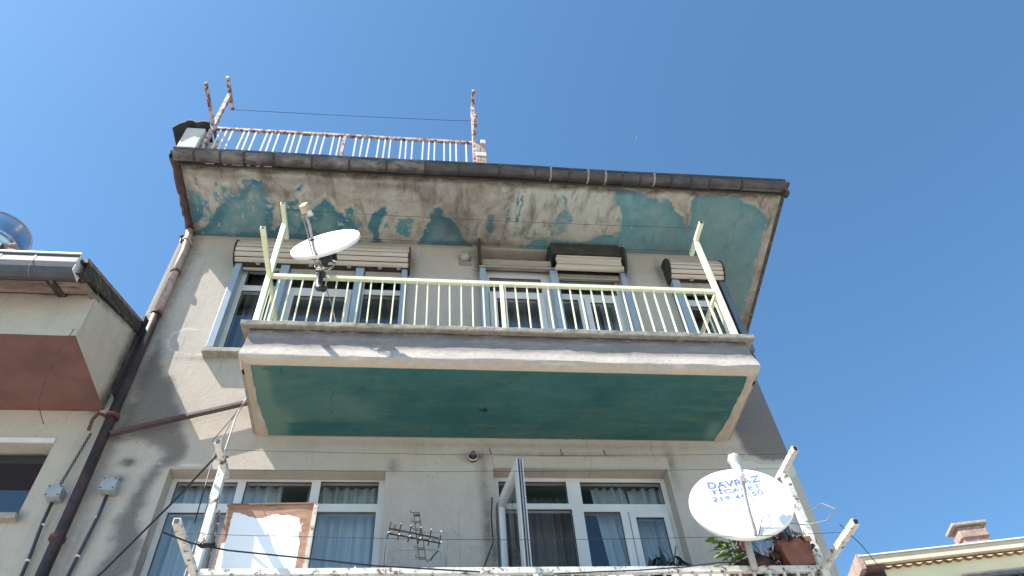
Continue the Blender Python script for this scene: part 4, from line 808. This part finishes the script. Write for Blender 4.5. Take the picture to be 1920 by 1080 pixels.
# ================================================================== board, frames, antenna
def board(x0, x1, y0, z0, z1, lean, label, flip=False):
    t = thing('board', ((x0+x1)/2, y0, z0), label, 'board')
    def fn(u, v): return (x0+(x1-x0)*u+.012*v, y0-lean*v+.006*math.sin(u*5), z0+(z1-z0)*v+.006*math.sin(u*9))
    g_ = MB().grid(fn, 120, 90); vv = np.array([[i/120, j/90] for j in range(91) for i in range(121)]); U, V = vv[:, 0], vv[:, 1]
    d = np.minimum.reduce([U-.0, (1-U)*1.0, (1-V)*.9+.0]); e = d+.10*fbm(U*7, V*5, 4)+.04*np.sin(U*11)*(V > .6)
    e = np.minimum((1-V)*.95-.05, np.minimum(U+.03-.05*V, (1-U)*.9+.0))+.09*fbm(U*7, V*5, 4)+.03*np.sin(U*14); Rr = sstep(e, .03, .17)*.75+.15; Rr = np.maximum(Rr, .8*(V < .5)*(U < .9)*(U > .04))
    g_.a = {'mask': np.stack([Rr, Rr, Rr, Rr*0+1], 1)}
    g_.build('face', 'hardboard', t)
    MB().add([(x0, y0+.012, z0), (x1, y0+.012, z0), (x1+.012, y0-lean+.012, z1), (x0+.012, y0-lean+.012, z1), (x0, y0+.022, z0), (x1, y0+.022, z0), (x1+.012, y0-lean+.022, z1), (x0+.012, y0-lean+.022, z1)],
        [(0, 1, 2, 3), (7, 6, 5, 4), (0, 4, 5, 1), (1, 5, 6, 2), (2, 6, 7, 3), (3, 7, 4, 0)]).build('backing', 'boardback', t)
    MB().bar((x1+.004, y0-.006, z0-.01), (x1+.016, y0-lean-.006, z1), .022, .03, (1, 0, 0)).build('edge_batten', 'oldpaint', t)
    MB().bar((x0+.0, y0-.002, z1+.004), (x1+.014, y0-.002-lean, z1+.004), .03, .012).build('edge_batten', 'boardback', t)
board(-1.40, -.785, 4.84, 4.24, 4.845, .02, 'large square board with white paint peeling off brown hardboard behind white railing')
o = MB().add([(-1.52, 5.12, 4.2), (-1.44, 4.86, 4.2), (-1.45, 4.87, 4.72), (-1.54, 5.12, 5.0), (-1.505, 5.125, 4.2), (-1.425, 4.865, 4.2), (-1.435, 4.875, 4.72), (-1.525, 5.125, 5.0)],
    [(0, 1, 2, 3), (7, 6, 5, 4), (0, 4, 5, 1), (1, 5, 6, 2), (2, 6, 7, 3), (3, 7, 4, 0)]).build('board', 'boardback', None, loc=(-1.48, 5, 4.2)); tag(o, 'narrow brown broken board edge behind the left laundry post', 'board')
# tubular folding frame
t = thing('drying_rack', (-.04, 5.2, 4.2), 'white tubular drying rack with wire rungs leaning against the wall', 'rack')
def arch(x0, x1, zt, zb, y, r, rc=.05):
    pts = [(x0, y, zb), (x0, y, zt-rc)]+[(x0+rc-rc*math.cos(w_), y, zt-rc+rc*math.sin(w_)) for w_ in (.4, .8, 1.2)]+[(x0+rc, y, zt), (x1-rc, y, zt)]+[(x1-rc+rc*math.sin(w_), y, zt-rc+rc*math.cos(w_)) for w_ in (.4, .8, 1.2)]+[(x1, y, zt-rc), (x1, y, zb)]
    return MB().tube(pts, r, 8)
arch(-.275, .195, 4.865, 4.0, 5.20, .010).build('outer_tube', 'tube', t, smooth=True)
arch(-.255, .165, 4.70, 4.0, 5.18, .009, .04).build('inner_tube', 'tube', t, smooth=True)
for k in range(7):
    x = -.21+.06*k; MB().tube([(x, 5.2, 4.86), (x, 5.19, 4.1)], .0028, 5).build('rung', 'tube', t)
for z in (4.62, 4.56): MB().tube([(-.25, 5.185, z), (.17, 5.185, z)], .0025, 5).build('rung', 'tube', t)
MB().tube([(.13, 5.17, 4.68), (.07, 5.17, 4.60)], .005, 5).build('stay', 'wire', t)
# indoor/outdoor aerial made of two booms with crossing rods
t = thing('television_antenna', (-.05, 4.95, 4.6), 'black rod television aerial with short crossbars lying on rack top', 'antenna')
P = [Vector((-.232, 4.92, 4.712)), Vector((.128, 4.92, 4.632))]; Q = [Vector((-.236, 4.92, 4.672)), Vector((.145, 4.92, 4.592))]
for A_, B_ in (P, Q): MB().bar(A_, B_, .008, .010).build('boom', 'antenna', t)
for k in range(6):
    f = k/5; m1 = P[0].lerp(P[1], f); m2 = Q[0].lerp(Q[1], f); mm = (m1+m2)/2+Vector((.0, -.01, 0)); d = Vector((.010, -.03, .046))
    MB().bar(mm-d, mm+d*(1.05 if k < 5 else .6), .007, .009).build('crossbar', 'antenna', t)
    if k: MB().tube([mm+d*1.02, mm+d*1.02+Vector((0, 0, .007))], .006, 6).build('tip', 'cap', t)
    MB().tube([m2+Vector((0, -.01, 0)), m2+Vector((0, -.016, .004))], .006, 6).build('tip', 'cap', t)
MB().box(-.205, -.185, 4.90, 4.93, 4.70, 4.735).build('connector', 'rust', t)
t = thing('hook_rack', (0, 4.90, 4.45), 'narrow black wire rack with curled hooks standing behind the aerial', 'rack')
T0, T1 = Vector((-.062, 4.90, 4.832)), Vector((-.008, 4.90, 4.452)); T2, T3 = Vector((-.022, 4.90, 4.836)), Vector((.038, 4.90, 4.452))
MB().tube([T0, T1], .0035, 5).build('side_wire', 'antenna', t); MB().tube([T2, T3, T3+Vector((.02, 0, -.02))], .0035, 5).build('side_wire', 'antenna', t)
for k, f in enumerate((0, .04, .08, .20, .23, .36, .39, .60, .76, .79, .96, .99)):
    A_, B_ = T0.lerp(T1, f), T2.lerp(T3, f)
    hk = [B_, A_+Vector((-.012, 0, 0)), A_+Vector((-.026, -.006, .004)), A_+Vector((-.026, -.008, .014)), A_+Vector((-.018, -.008, .018))] if k in (0, 3, 5, 8, 10) else [B_, A_]
    MB().tube(hk, .0028, 5).build('rung', 'antenna', t)
MB().bar(T0.lerp(T1, .06), T2.lerp(T3, .05), .01, .014).build('clip', 'antenna', t)

# ================================================================== cloth
def drape(name, pts_top, z0, y, label, mat='sheet', amp=.02, nu=60, nv=14, group=None, cat='cloth', seed=1):
    xs_ = [p[0] for p in pts_top]; zs_ = [p[1] for p in pts_top]
    def fn(u_, v_):
        x = xs_[0]+(xs_[-1]-xs_[0])*u_; zt = float(np.interp(x, xs_, zs_)); return (x, y+amp*math.sin(x*23+seed)+amp*.6*math.sin(x*51+seed*3+v_*2)-.05*(1-v_)*math.sin(x*7+seed), z0+(zt-z0)*v_)
    o = MB().grid(fn, nu, nv).build(name, mat, None, smooth=True, loc=(xs_[0], y, z0))
    sm = o.modifiers.new('thickness', 'SOLIDIFY'); sm.thickness = .004
    return tag(o, label, cat, group)
drape('hanging_cloth', [(-1.42, 4.30), (2.86, 4.30)], 3.6, 4.90, 'white cloth with shade painted in as grey lilac, stretched behind the lower railing bars', 'shadedfabric', .008, 120)
drape('hanging_cloth', [(-1.40, 4.20), (-1.30, 4.27), (-1.1, 4.295), (-.95, 4.275), (-.86, 4.21)], 3.6, 4.83, 'bright white sheet hung behind railing bars under the peeling board', seed=2)
drape('hanging_cloth', [(-.80, 4.24), (-.7, 4.295), (-.4, 4.305), (-.25, 4.29), (-.16, 4.22)], 3.6, 4.83, 'bright white sheet hung behind railing bars below the crumpled plastic', seed=6)
drape('hanging_cloth', [(.08, 4.20), (.2, 4.27), (.38, 4.305), (.55, 4.295), (.70, 4.22)], 3.6, 4.82, 'bright white sheet hung behind railing bars below the drying rack', seed=4)
drape('hanging_cloth', [(1.0, 4.21), (1.12, 4.275), (1.35, 4.30), (1.5, 4.285), (1.60, 4.21)], 3.6, 4.82, 'bright white sheet hung behind railing bars below the open casement', seed=9)
drape('hanging_cloth', [(1.78, 4.275), (1.9, 4.30), (2.2, 4.305), (2.33, 4.28), (2.40, 4.22)], 3.6, 4.82, 'cream sheet hung behind railing bars below the green plant', 'lnbwhite', seed=12)
# crumpled plastic lying on the rail
def heap(x0, x1, y0, y1, z0, h, label, seed, mat='paperwhite', name='crumpled_sheet', cat='cloth', nu=60, nv=24):
    rs = random.Random(seed); o1, o2 = rs.uniform(0, 50), rs.uniform(0, 50)
    def fn(u_, v_):
        a_ = np.array(u_*7+o1); b_ = np.array(v_*3+o2); e = (math.sin(PI*min(1, max(0, u_))))**.5*math.sin(PI*v_)**.7 if 0 < u_ < 1 and 0 < v_ < 1 else 0
        return (x0+(x1-x0)*u_, y0+(y1-y0)*v_+.02*float(fbm(a_+9, b_, 3)), z0+e*h*(.62+1.5*float(fbm(a_, b_, 4, .65)))*(1-.55*u_))
    o = MB().grid(fn, nu, nv).build(name, mat, None, smooth=True, loc=(x0, y0, z0)); return tag(o, label, cat)
heap(-.80, -.22, 4.80, 5.02, 4.28, .20, 'crumpled white plastic sheet lying on the lower railing right of the board', 4)

# ================================================================== plants
def leaf_mesh(name, mat, L, W, bend=.25, fold=.2):
    m_ = MB(); n_ = 5; vs = []
    for i in range(n_+1):
        f = i/n_; w_ = W*math.sin(PI*f**.8)*.5+.0008; z = -bend*L*f*f
        vs += [(-w_, f*L, z+fold*w_), (0, f*L, z), (w_, f*L, z+fold*w_)]
    fs = []
    for i in range(n_):
        k = 3*i; fs += [(k, k+1, k+4, k+3), (k+1, k+2, k+5, k+4)]
    return m_.add(vs, fs).mesh(name, M[mat], smooth=True)
def put_leaf(me, parent, p, d, roll=0, s=1):
    d = Vector(d).normalized(); q = d.to_track_quat('Y', 'Z'); o = inst('leaf', me, parent, p); o.rotation_mode = 'QUATERNION'; o.rotation_quaternion = q @ Matrix.Rotation(roll, 4, 'Y').to_quaternion(); o.scale = (s, s, s)
# bright plant on the rail left of the sack
t = thing('potted_plant', (2.29, 4.86, 4.12), 'bright green leafy potted plant just left of the large dish pole', 'plant')
MB().tube([(2.29, 4.86, 4.10), (2.29, 4.86, 4.26)], [.07, .09], 16).build('pot', 'terracotta', t)
lm = leaf_mesh('leaf', 'leaf', .115, .036, .5); rr = random.Random(21)
stems = []
for k in range(4):
    b = Vector((2.27+.025*k, 4.85, 4.26)); tip = Vector((2.19+.045*k+rr.uniform(-.02, .02), 4.80+rr.uniform(-.03, .03), 4.50+rr.uniform(-.02, .10)))
    pts = [b.lerp(tip, f)+Vector((rr.uniform(-.006, .006), 0, 0)) for f in (0, .3, .6, 1)]; MB().tube(pts, .004, 5).build('stem', 'stem', t)
    for j in range(13):
        f = .1+.9*j/12; p = b.lerp(tip, f); w_ = rr.uniform(PI*.75, PI*1.85)
        put_leaf(lm, t, p, (math.cos(w_)*.9-.15, math.sin(w_)*.8, rr.uniform(-.25, .45)), rr.uniform(-.6, .6), rr.uniform(.7, 1.15))
# dark plant in front of the right sash
t = thing('potted_plant', (2.02, 5.55, 4.3), 'dark shaded plant with drooping leaves in front of the right lower window', 'plant')
MB().tube([(2.02, 5.55, 4.28), (2.02, 5.55, 4.46)], [.08, .10], 16).build('pot', 'sack', t)
lm2 = leaf_mesh('leaf', 'darkleaf', .15, .055, .9)
for k in range(9):
    w_ = rr.uniform(0, 2*PI); b = Vector((2.0, 5.53, 4.45)); tip = Vector((2.0+.13*math.cos(w_), 5.50+.06*math.sin(w_), 4.78+rr.uniform(-.04, .14)))
    mid = b.lerp(tip, .6)+Vector((0, 0, .04)); MB().tube([b, mid, tip], .005, 5).build('stem', 'darkleaf', t)
    for j in range(7):
        a_ = rr.uniform(0, 2*PI); p = mid.lerp(tip, rr.uniform(-.3, 1)); put_leaf(lm2, t, p, (math.cos(a_), math.sin(a_)*.6, rr.uniform(-.9, .2)), rr.uniform(-.5, .5), rr.uniform(.45, 1.0))
for k in range(3):
    MB().tube([(2.06, 5.5, 4.66), (2.13+.02*k, 5.5, 4.80-.02*k), (2.18+.02*k, 5.48, 4.72), (2.19+.02*k, 5.48, 4.60)], [.006, .008, .007, .002], 5).build('leaf', 'darkleaf', t, smooth=True)
# terracotta trough with withered growth
t = thing('planter', (2.76, 4.84, 4.30), 'tilted terracotta plant trough with withered stems at right end of railing', 'planter')
R3 = Matrix.Rotation(-.14, 3, 'Y')
def tp(x, y, z): v_ = R3 @ Vector((x, y, z)); return (2.765+v_.x, 4.84+v_.y, 4.315+v_.z)
m_ = MB(); A_ = [(-.10, -.075), (.10, -.075), (.10, .075), (-.10, .075)]; B_ = [(-.125, -.10), (.125, -.10), (.125, .10), (-.125, .10)]; C_ = [(-.138, -.112), (.138, -.112), (.138, .112), (-.138, .112)]
rings = [[tp(x, y, 0) for x, y in A_], [tp(x, y, .155) for x, y in B_], [tp(x, y, .155) for x, y in C_], [tp(x, y, .20) for x, y in C_], [tp(x*.9, y*.9, .20) for x, y in C_], [tp(x*.85, y*.85, .17) for x, y in C_]]
m_.add([p for r_ in rings for p in r_], [(3, 2, 1, 0)]+[(i*4+j, i*4+(j+1) % 4, i*4+4+(j+1) % 4, i*4+4+j) for i in range(5) for j in range(4)]).build('trough', 'terracotta', t, bevel=.004)
MB().add([tp(x*.88, y*.88, .165) for x, y in C_], [(0, 1, 2, 3)]).build('soil', 'soil', t)
lm3 = leaf_mesh('leaf', 'deadleaf', .05, .038, 1.4, .8)
for k in range(70):
    x, y = rr.uniform(-.15, .14), rr.uniform(-.13, .10); e = rr.random()
    z = .2+rr.uniform(-.02, .07) if e < .7 else rr.uniform(.02, .2); 
    if e >= .7: x = rr.choice((-.14, -.15, .14))+rr.uniform(-.02, .02)
    w_ = rr.uniform(0, 2*PI); put_leaf(lm3, t, tp(x, y, z), (math.cos(w_), math.sin(w_), rr.uniform(-.8, .6)), rr.uniform(-2, 2), rr.uniform(.6, 1.3))
for k in range(7):
    x = rr.uniform(-.12, .10); MB().tube([tp(x, -.06, .17), tp(x+rr.uniform(-.05, .05), -.1, .24), tp(x-rr.uniform(.02, .12), -.13, .20+rr.uniform(-.05, .08))], .0035, 5).build('stem', 'deadleaf', t)
# dark sack with an ornament and black twigs between
def sk_(u_, v_):
    w_ = u_*2*PI; z = v_; rr_ = [.115, .135, .125, .09, .05][min(4, int(v_*4.999))]; rr_ *= 1+.12*math.sin(3*w_)+.10*math.sin(5*w_+v_*9)
    return (2.40+rr_*1.0*math.cos(w_)+.02*v_, 4.80+rr_*.55*math.sin(w_), 4.285+.115*v_+.012*math.sin(4*w_))
o = MB().grid(sk_, 40, 12).add([], []).build('cloth_bundle', 'sack', None, smooth=True, loc=(2.4, 4.8, 4.28)); tag(o, 'dark brown cloth bundle on the railing around the dish pole', 'bundle')
t = thing('ornament', (2.325, 4.72, 4.42), 'oval pinkish red ornament in a dark frame beside the green plant', 'ornament')
M['pinkred'] = simple('pink_red_print', (.55, .12, .13), .5, 0, .2, 25, (.75, .55, .50), .52, .62, bump=0)
pts = [(2.325+.030*math.cos(w_), 4.72, 4.455+.060*math.sin(w_)) for w_ in [2*PI*i/24 for i in range(24)]]
MB().prism([(p[0], p[2]) for p in pts], lambda u_, v_, d: (u_, d, v_), 4.715, 4.725).build('panel', 'pinkred', t)
MB().tube(pts+[pts[0]], .006, 6).build('frame', 'black', t)
t = thing('bare_shrub', (2.52, 4.84, 4.28), 'leafless black twigs between the dish pole and the terracotta trough', 'plant')
for k in range(12):
    p = Vector((2.50+rr.uniform(-.05, .06), 4.86, 4.30)); pts = [p]
    for j in range(4): p = p+Vector((rr.uniform(-.045, .05), rr.uniform(-.03, .03), rr.uniform(.02, .075))); pts.append(p)
    MB().tube(pts, [.006, .005, .004, .003, .002], 5).build('twig', 'antenna', t)
for k in range(14):
    w_ = rr.uniform(0, 2*PI); put_leaf(lm2, t, (2.50+rr.uniform(-.07, .08), 4.83, 4.36+rr.uniform(0, .14)), (math.cos(w_), math.sin(w_), rr.uniform(-.5, .4)), 0, rr.uniform(.25, .5))
MB().tube([(2.40, 4.78, 4.45), (2.62, 4.78, 4.29)], .009, 6).build('stick', 'black', t)

# ================================================================== curtains
def curtain(x0, x1, z0, z1, y, label, mat='curtain', waves=18, amp=.022, slant=0, topx=None):
    def fn(u_, v_):
        xx = x0+(x1-x0)*u_; 
        if slant: xx += slant*(1-v_)*(1-abs(2*u_-1)*.3)
        return (xx+.008*math.sin(v_*5+u_*30), y+amp*math.sin(u_*waves*PI)*(0.6+.4*v_)+amp*.4*math.sin(u_*waves*2.7+2), z0+(z1-z0)*v_)
    o = MB().grid(fn, int(waves*8), 10).build('curtain', mat, None, smooth=True, loc=(x0, y, z0)); return tag(o, label, 'curtain')
curtain(-2.30, -1.28, 4.3, 5.84, 6.02, 'pale curtain filling the left part of the left lower window', waves=20)
curtain(-1.05, -.33, 4.3, 5.84, 6.04, 'pale pleated curtain in the right part of the left lower window', waves=16)
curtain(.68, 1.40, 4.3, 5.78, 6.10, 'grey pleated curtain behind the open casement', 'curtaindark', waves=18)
curtain(1.62, 1.95, 4.3, 5.84, 6.02, 'white curtain gathered at middle of the right lower window', waves=9, slant=.14)
curtain(1.98, 2.34, 4.3, 5.84, 6.03, 'white curtain drawn aside at the right edge of right lower window', waves=8, slant=.06)
curtain(2.12, 2.32, 7.3, 9.12, 6.0, 'pale curtain at the right edge of the window beside the balcony door', waves=7)
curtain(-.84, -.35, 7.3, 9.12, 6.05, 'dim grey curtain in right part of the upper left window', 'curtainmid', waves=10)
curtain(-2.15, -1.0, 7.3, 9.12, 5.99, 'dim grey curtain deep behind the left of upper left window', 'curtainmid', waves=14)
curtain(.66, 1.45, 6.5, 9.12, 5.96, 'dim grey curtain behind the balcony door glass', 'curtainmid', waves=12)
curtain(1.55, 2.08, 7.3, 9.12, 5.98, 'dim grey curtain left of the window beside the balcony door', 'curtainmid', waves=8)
curtain(2.9, 3.40, 4.3, 5.4, 5.98, 'pale curtain behind the narrow lower corner window', waves=10)

# ================================================================== neighbouring house on the left
nb = thing('neighbouring_house', (-3.05, 5.72, 0), 'cream house with maroon bay soffit and charred eaves at left', 'building')
w_ = MB(); xs = list(np.arange(-8, -3.03, .06))+[-3.032]; zs = [0, 2]+list(np.arange(4.2, 6.6, .05))+[6.62, 7.6]
w_ = plate(xs, zs, [(-4.55, -3.30, 5.33, 6.075)], 5.72, 5.90); v = np.array(w_.v); X, Z = v[:, 0], v[:, 2]
so_ = np.maximum.reduce([blob(X, Z, -3.04, 6.45, .08, .06)*.9, blob(X, Z, -3.29, 5.33, .05, .035)*.8, blob(X, Z, -3.06, 5.9, .02, .6)*.3, blob(X, Z, -3.33, 4.72, .012, .12)*.8, blob(X, Z, -3.26, 4.70, .01, .1)*.8, blob(X, Z, -3.40, 4.74, .01, .1)*.7])
w_.a = {'mask': np.stack([0*X, blob(X, Z, -3.2, 6.3, .2, .08)*.4, so_, 0*X+1], 1)}; w_.build('wall', 'nbwall', nb)
MB().box(-8, -3.03, 5.92, 12, 0, 7.4).build('inner_block', 'room', nb)
MB().box(-4.58, -3.27, 5.64, 5.76, 5.27, 5.325).build('window_sill', 'coping', nb, bevel=.012)
MB().box(-4.55, -3.30, 5.706, 5.718, 6.078, 6.13).build('window_lintel', 'whitestrip', nb)
MB().box(-4.54, -3.31, 5.86, 5.87, 5.34, 6.07).build('window_pane', 'glass', nb)
MB().box(-4.54, -3.31, 5.885, 5.89, 5.34, 6.07).build('blind', 'gasket', nb)
# bay: front, side with sloping top, maroon underside
bf = MB().grid(lambda u_, v_: (-8+5*u_, 4.74+.01*float(fbm(np.array(u_*30), np.array(v_*4), 3)), 6.46+.60*v_), 160, 20); v = np.array(bf.v); X, Z = v[:, 0], v[:, 2]
e = 7.02+.05*fbm(X*7, X*0, 4); bf.a = {'mask': np.stack([0*X, 0*X, np.clip(sstep(Z-e, -.05, .01)+blob(X, Z, -3.36, 7.0, .12, .05)*.8, 0, 1)*.9, 0*X+1], 1)}
bf.build('bay_front', 'nbwall', nb)
def sf(u_, v_): y = 4.74+.98*u_; zt = 6.99+.52*u_; return (-3.0+.006*float(fbm(np.array(u_*9), np.array(v_*6), 3)), y, 6.46+(zt-6.46)*v_)
bs = MB().grid(sf, 60, 40); v = np.array(bs.v); Y, Z = v[:, 1], v[:, 2]
zt = 6.99+.56*(Y-4.74)
bs.a = {'mask': np.stack([0*Y, 0*Y, np.clip(sstep(Z-zt+.05*fbm(Y*9, Y*0, 4), -.10, -.0)*.9+sstep(Y+.10*fbm(Z*4, Z*0), 5.48, 5.66)*.85, 0, 1), 0*Y+1], 1)}
bs.build('bay_side', 'nbwall', nb)
MB().grid(lambda u_, v_: (-8+5.0*u_, 4.74+.979*v_, 6.458), 60, 12).build('bay_underside', 'maroon', nb)
MB().box(-8, -3.02, 4.78, 5.9, 6.5, 6.56).build('bay_floor', 'room', nb)
# roof with bargeboard and gutter
MB().add([(-8, 4.34, 6.97), (-2.985, 4.34, 6.97), (-2.985, 5.74, 7.62), (-8, 5.74, 7.62), (-8, 4.34, 7.01), (-2.985, 4.34, 7.01), (-2.985, 5.74, 7.66), (-8, 5.74, 7.66)],
    [(0, 1, 2, 3), (7, 6, 5, 4), (0, 4, 5, 1), (1, 5, 6, 2), (2, 6, 7, 3), (3, 7, 4, 0)]).build('roof', 'darktile', nb)
MB().box(-8, -3.02, 4.5, 4.74, 6.985, 7.0).build('eave_board', 'charred', nb)
MB().box(-8, -3.04, 4.46, 4.485, 6.93, 7.03).build('eave_fascia', 'oldwood', nb)
MB().box(-8, -3.05, 4.56, 4.70, 6.955, 6.984).build('eave_board', 'oldwood', nb)
for x in (-3.34, -4.1, -4.9): MB().bar((x-.03, 4.42, 6.95), (x+.06, 4.80, 6.99), .07, .07).build('rafter_tail', 'charred', nb, bevel=.008)
bb = MB().grid(lambda u_, v_: (-2.985+.012*float(fbm(np.array(u_*14), np.array(v_*5), 3)), 4.36+1.38*u_, 6.985+.65*u_-.14*(1-v_)+.012*float(fbm(np.array(u_*22), np.array(7.), 3))), 70, 6)
bb.add([( -3.06, 4.36+1.38*i/20, 6.845+.65*i/20) for i in range(21)]+[(-2.985, 4.36+1.38*i/20, 6.845+.65*i/20) for i in range(21)], [(i, i+1, i+22, i+21) for i in range(20)])
bb.build('bargeboard', 'charred', nb)
MB().bar((-2.99, 4.34, 7.0), (-2.99, 5.74, 7.65), .012, .035).build('verge_trim', 'oldwood', nb)
MB().bar((-3.04, 4.52, 6.89), (-3.02, 4.80, 6.97), .05, .03).build('rafter_tail', 'oldwood', nb)
MB().box(-3.0, -2.95, 5.58, 5.70, 7.56, 7.66).build('verge_cap', 'darktile', nb, bevel=.006)
gp = [(-8, -3.05)]
gb = MB(); prof = [(4.31, 7.035), (4.305, 6.93), (4.315, 6.87), (4.345, 6.825), (4.39, 6.81), (4.44, 6.825), (4.455, 6.90)]
k = len(prof); gb.add([(x, y, z) for x in (-8, -3.055) for y, z in prof], [(i, i+1, i+1+k, i+k) for i in range(k-1)]+[tuple(range(k, 2*k))]); go = gb.build('gutter', 'bluegutter', nb)
MB().box(-8, -3.05, 4.298, 4.318, 7.036, 7.052).build('gutter_edge', 'whitestrip', go)
MB().box(-3.054, -3.05, 4.31, 4.45, 6.83, 7.034).build('gutter_end', 'whitestrip', go)
for x in (-3.42, -3.70, -4.1): MB().add([(x+d, y-.003, z-.003) for d in (0, .012) for y, z in prof], [(i, i+1, i+1+k, i+k) for i in range(k-1)]).build('gutter_joint', 'gutter', go)
# steel flue on the neighbour's roof
t = thing('chimney_flue', (-4.98, 5.6, 7.6), 'shiny galvanised steel flue drum above the left roof', 'chimney')
ax = Vector((-4.97, 5.6, -.16)); pr_ = [(7.5, .275), (8.55, .275), (8.70, .275), (8.86, .29), (8.875, .305), (8.89, .29), (8.92, .29), (8.935, .305), (8.95, .292), (9.10, .325), (9.16, .335)]
MB().tube([ax+Vector((0, 0, z)) for z, r_ in pr_], [r_*.95 for z, r_ in pr_], 48, caps=False).build('drum', 'zinc', t, smooth=True)
MB().tube([ax+Vector((0, 0, z)) for z in (9.155, 9.162, 9.175)], [.322, .33, .322], 48, caps=False).build('rim', 'zincrim', t, smooth=True)
MB().tube([ax+Vector((0, 0, z)) for z in (9.10, 9.11)], .28, 32).build('lid', 'zinc', t)
MB().box(-6.4, -4.60, 5.28, 5.34, 7.9, 8.42).build('flue_board', 'darktile', t)
MB().box(-4.53, -4.45, 5.27, 5.33, 8.37, 8.42).build('mortar_lump', 'brick', t, bevel=.02)

# ================================================================== yellow house on the right
yh = thing('yellow_house', (8.3, 12.3, 0), 'pale yellow house with wavy tiled eave at bottom right corner', 'building')
A0 = Vector((8.07, 12.0, 8.587)); dx = Vector((2.98, -.616, 0)).normalized(); dy = Vector((-dx.y, dx.x, 0))
def H(s, d, z): p = A0+dx*s+dy*d; return (p.x, p.y, z)
def hbox(s0, s1, d0, d1, z0, z1, nm, mt, par, bev=0):
    m_ = MB(); m_.add([H(s, d, z) for s in (s0, s1) for d in (d0, d1) for z in (z0, z1)], [(0, 1, 3, 2), (4, 6, 7, 5), (0, 4, 5, 1), (2, 3, 7, 6), (0, 2, 6, 4), (1, 5, 7, 3)]); return m_.build(nm, mt, par, bevel=bev)
hbox(.42, 9, .16, 9, 0, 8.45, 'wall', 'yellow', yh)
hbox(.0, .415, .04, .30, 8.36, 8.42, 'soffit_board', 'maroon', yh)
hbox(.06, 9, 0, .10, 8.43, 8.585, 'gutter_board', 'creamgutter', yh, .01)
hbox(.0, 9, -.03, .03, 8.587, 8.612, 'gutter_edge', 'whitestrip', yh)
hbox(-.04, .05, -.02, 9, 8.35, 8.64, 'verge_board', 'brick', yh)
hbox(.10, .419, .20, 9, 7.0, 8.38, 'side_shade_sheet', 'darktile', yh)  # dark sheet added to stand in for the shaded house side
for k in range(46):
    s0 = .22+.185*k; m_ = MB(); n_ = 8
    pts = [(s0+.185*i/n_, 8.47-.045*math.sin(PI*i/n_)) for i in range(n_+1)]
    vs = [H(s, d, z-(0 if d < .2 else .0)) for d in (.085, .155) for s, z in pts]+[H(s, d, z+.014) for d in (.085, .155) for s, z in pts]; q = n_+1
    fs = [(i, i+1, i+1+q, i+q) for i in range(n_)]+[(i+2*q, i+3*q, i+1+3*q, i+1+2*q) for i in range(n_)]+[(i, i+2*q, i+1+2*q, i+1) for i in range(n_)]
    m_.add([(x, y, z-.06) for x, y, z in vs], fs).build('roof_tile', 'tile', yh)
hbox(.0, 9, .10, 9, 8.60, 8.66, 'roof', 'tile', yh)
hbox(1.55, 9, -.10, .155, 7.90, 8.0, 'porch_gutter', 'bluegutter', yh, .02)
hbox(1.62, 9, -.02, .155, 8.005, 8.06, 'porch_board', 'oldwood', yh)
for k in range(30):
    s0 = 1.75+.2*k; m_ = MB(); pts = [(s0+.2*i/6, 7.99-.05*math.sin(PI*i/6)) for i in range(7)]
    m_.add([H(s, d, z-.09) for d in (-.06, .15) for s, z in pts], [(i, i+1, i+8, i+7) for i in range(6)]).build('roof_tile', 'tile', yh)
chm = hbox(2.56, 3.06, 1.0, 1.3, 8.6, 9.50, 'chimney', 'brick', yh, .02)
hbox(2.53, 3.09, .97, 1.33, 9.25, 9.42, 'chimney_band', 'brick', yh, .02)
hbox(2.46, 3.16, .93, 1.38, 9.505, 9.575, 'chimney_cap', 'coping', yh, .015)

# ================================================================== gull, very small in the sky
t = thing('gull', (9.0, 15.6, 31), 'tiny white gull high in the blue sky right of centre', 'bird')
o_ = Vector((33.7, 58.5, 112.7)); t.location = o_; BASE[t.name] = o_
MB().tube([o_+Vector((-.16, -.05, 0)), o_+Vector((-.06, -.02, .01)), o_+Vector((.06, .02, .01)), o_+Vector((.16, .05, .03)), o_+Vector((.20, .06, .03))], [.01, .045, .05, .03, .008], 8).build('body', 'dish', t, smooth=True)
for s in (-1, 1):
    e1 = o_+Vector((-.02, .22*s, .07)); e2 = o_+Vector((-.12, .48*s, .02))
    MB().add([o_+Vector((.06, .02*s, .02)), e1+Vector((.06, 0, 0)), e2, e1+Vector((-.07, 0, 0)), o_+Vector((-.07, .02*s, .01))], [(0, 1, 3, 4), (1, 2, 3)]).build('wing', 'dish', t)
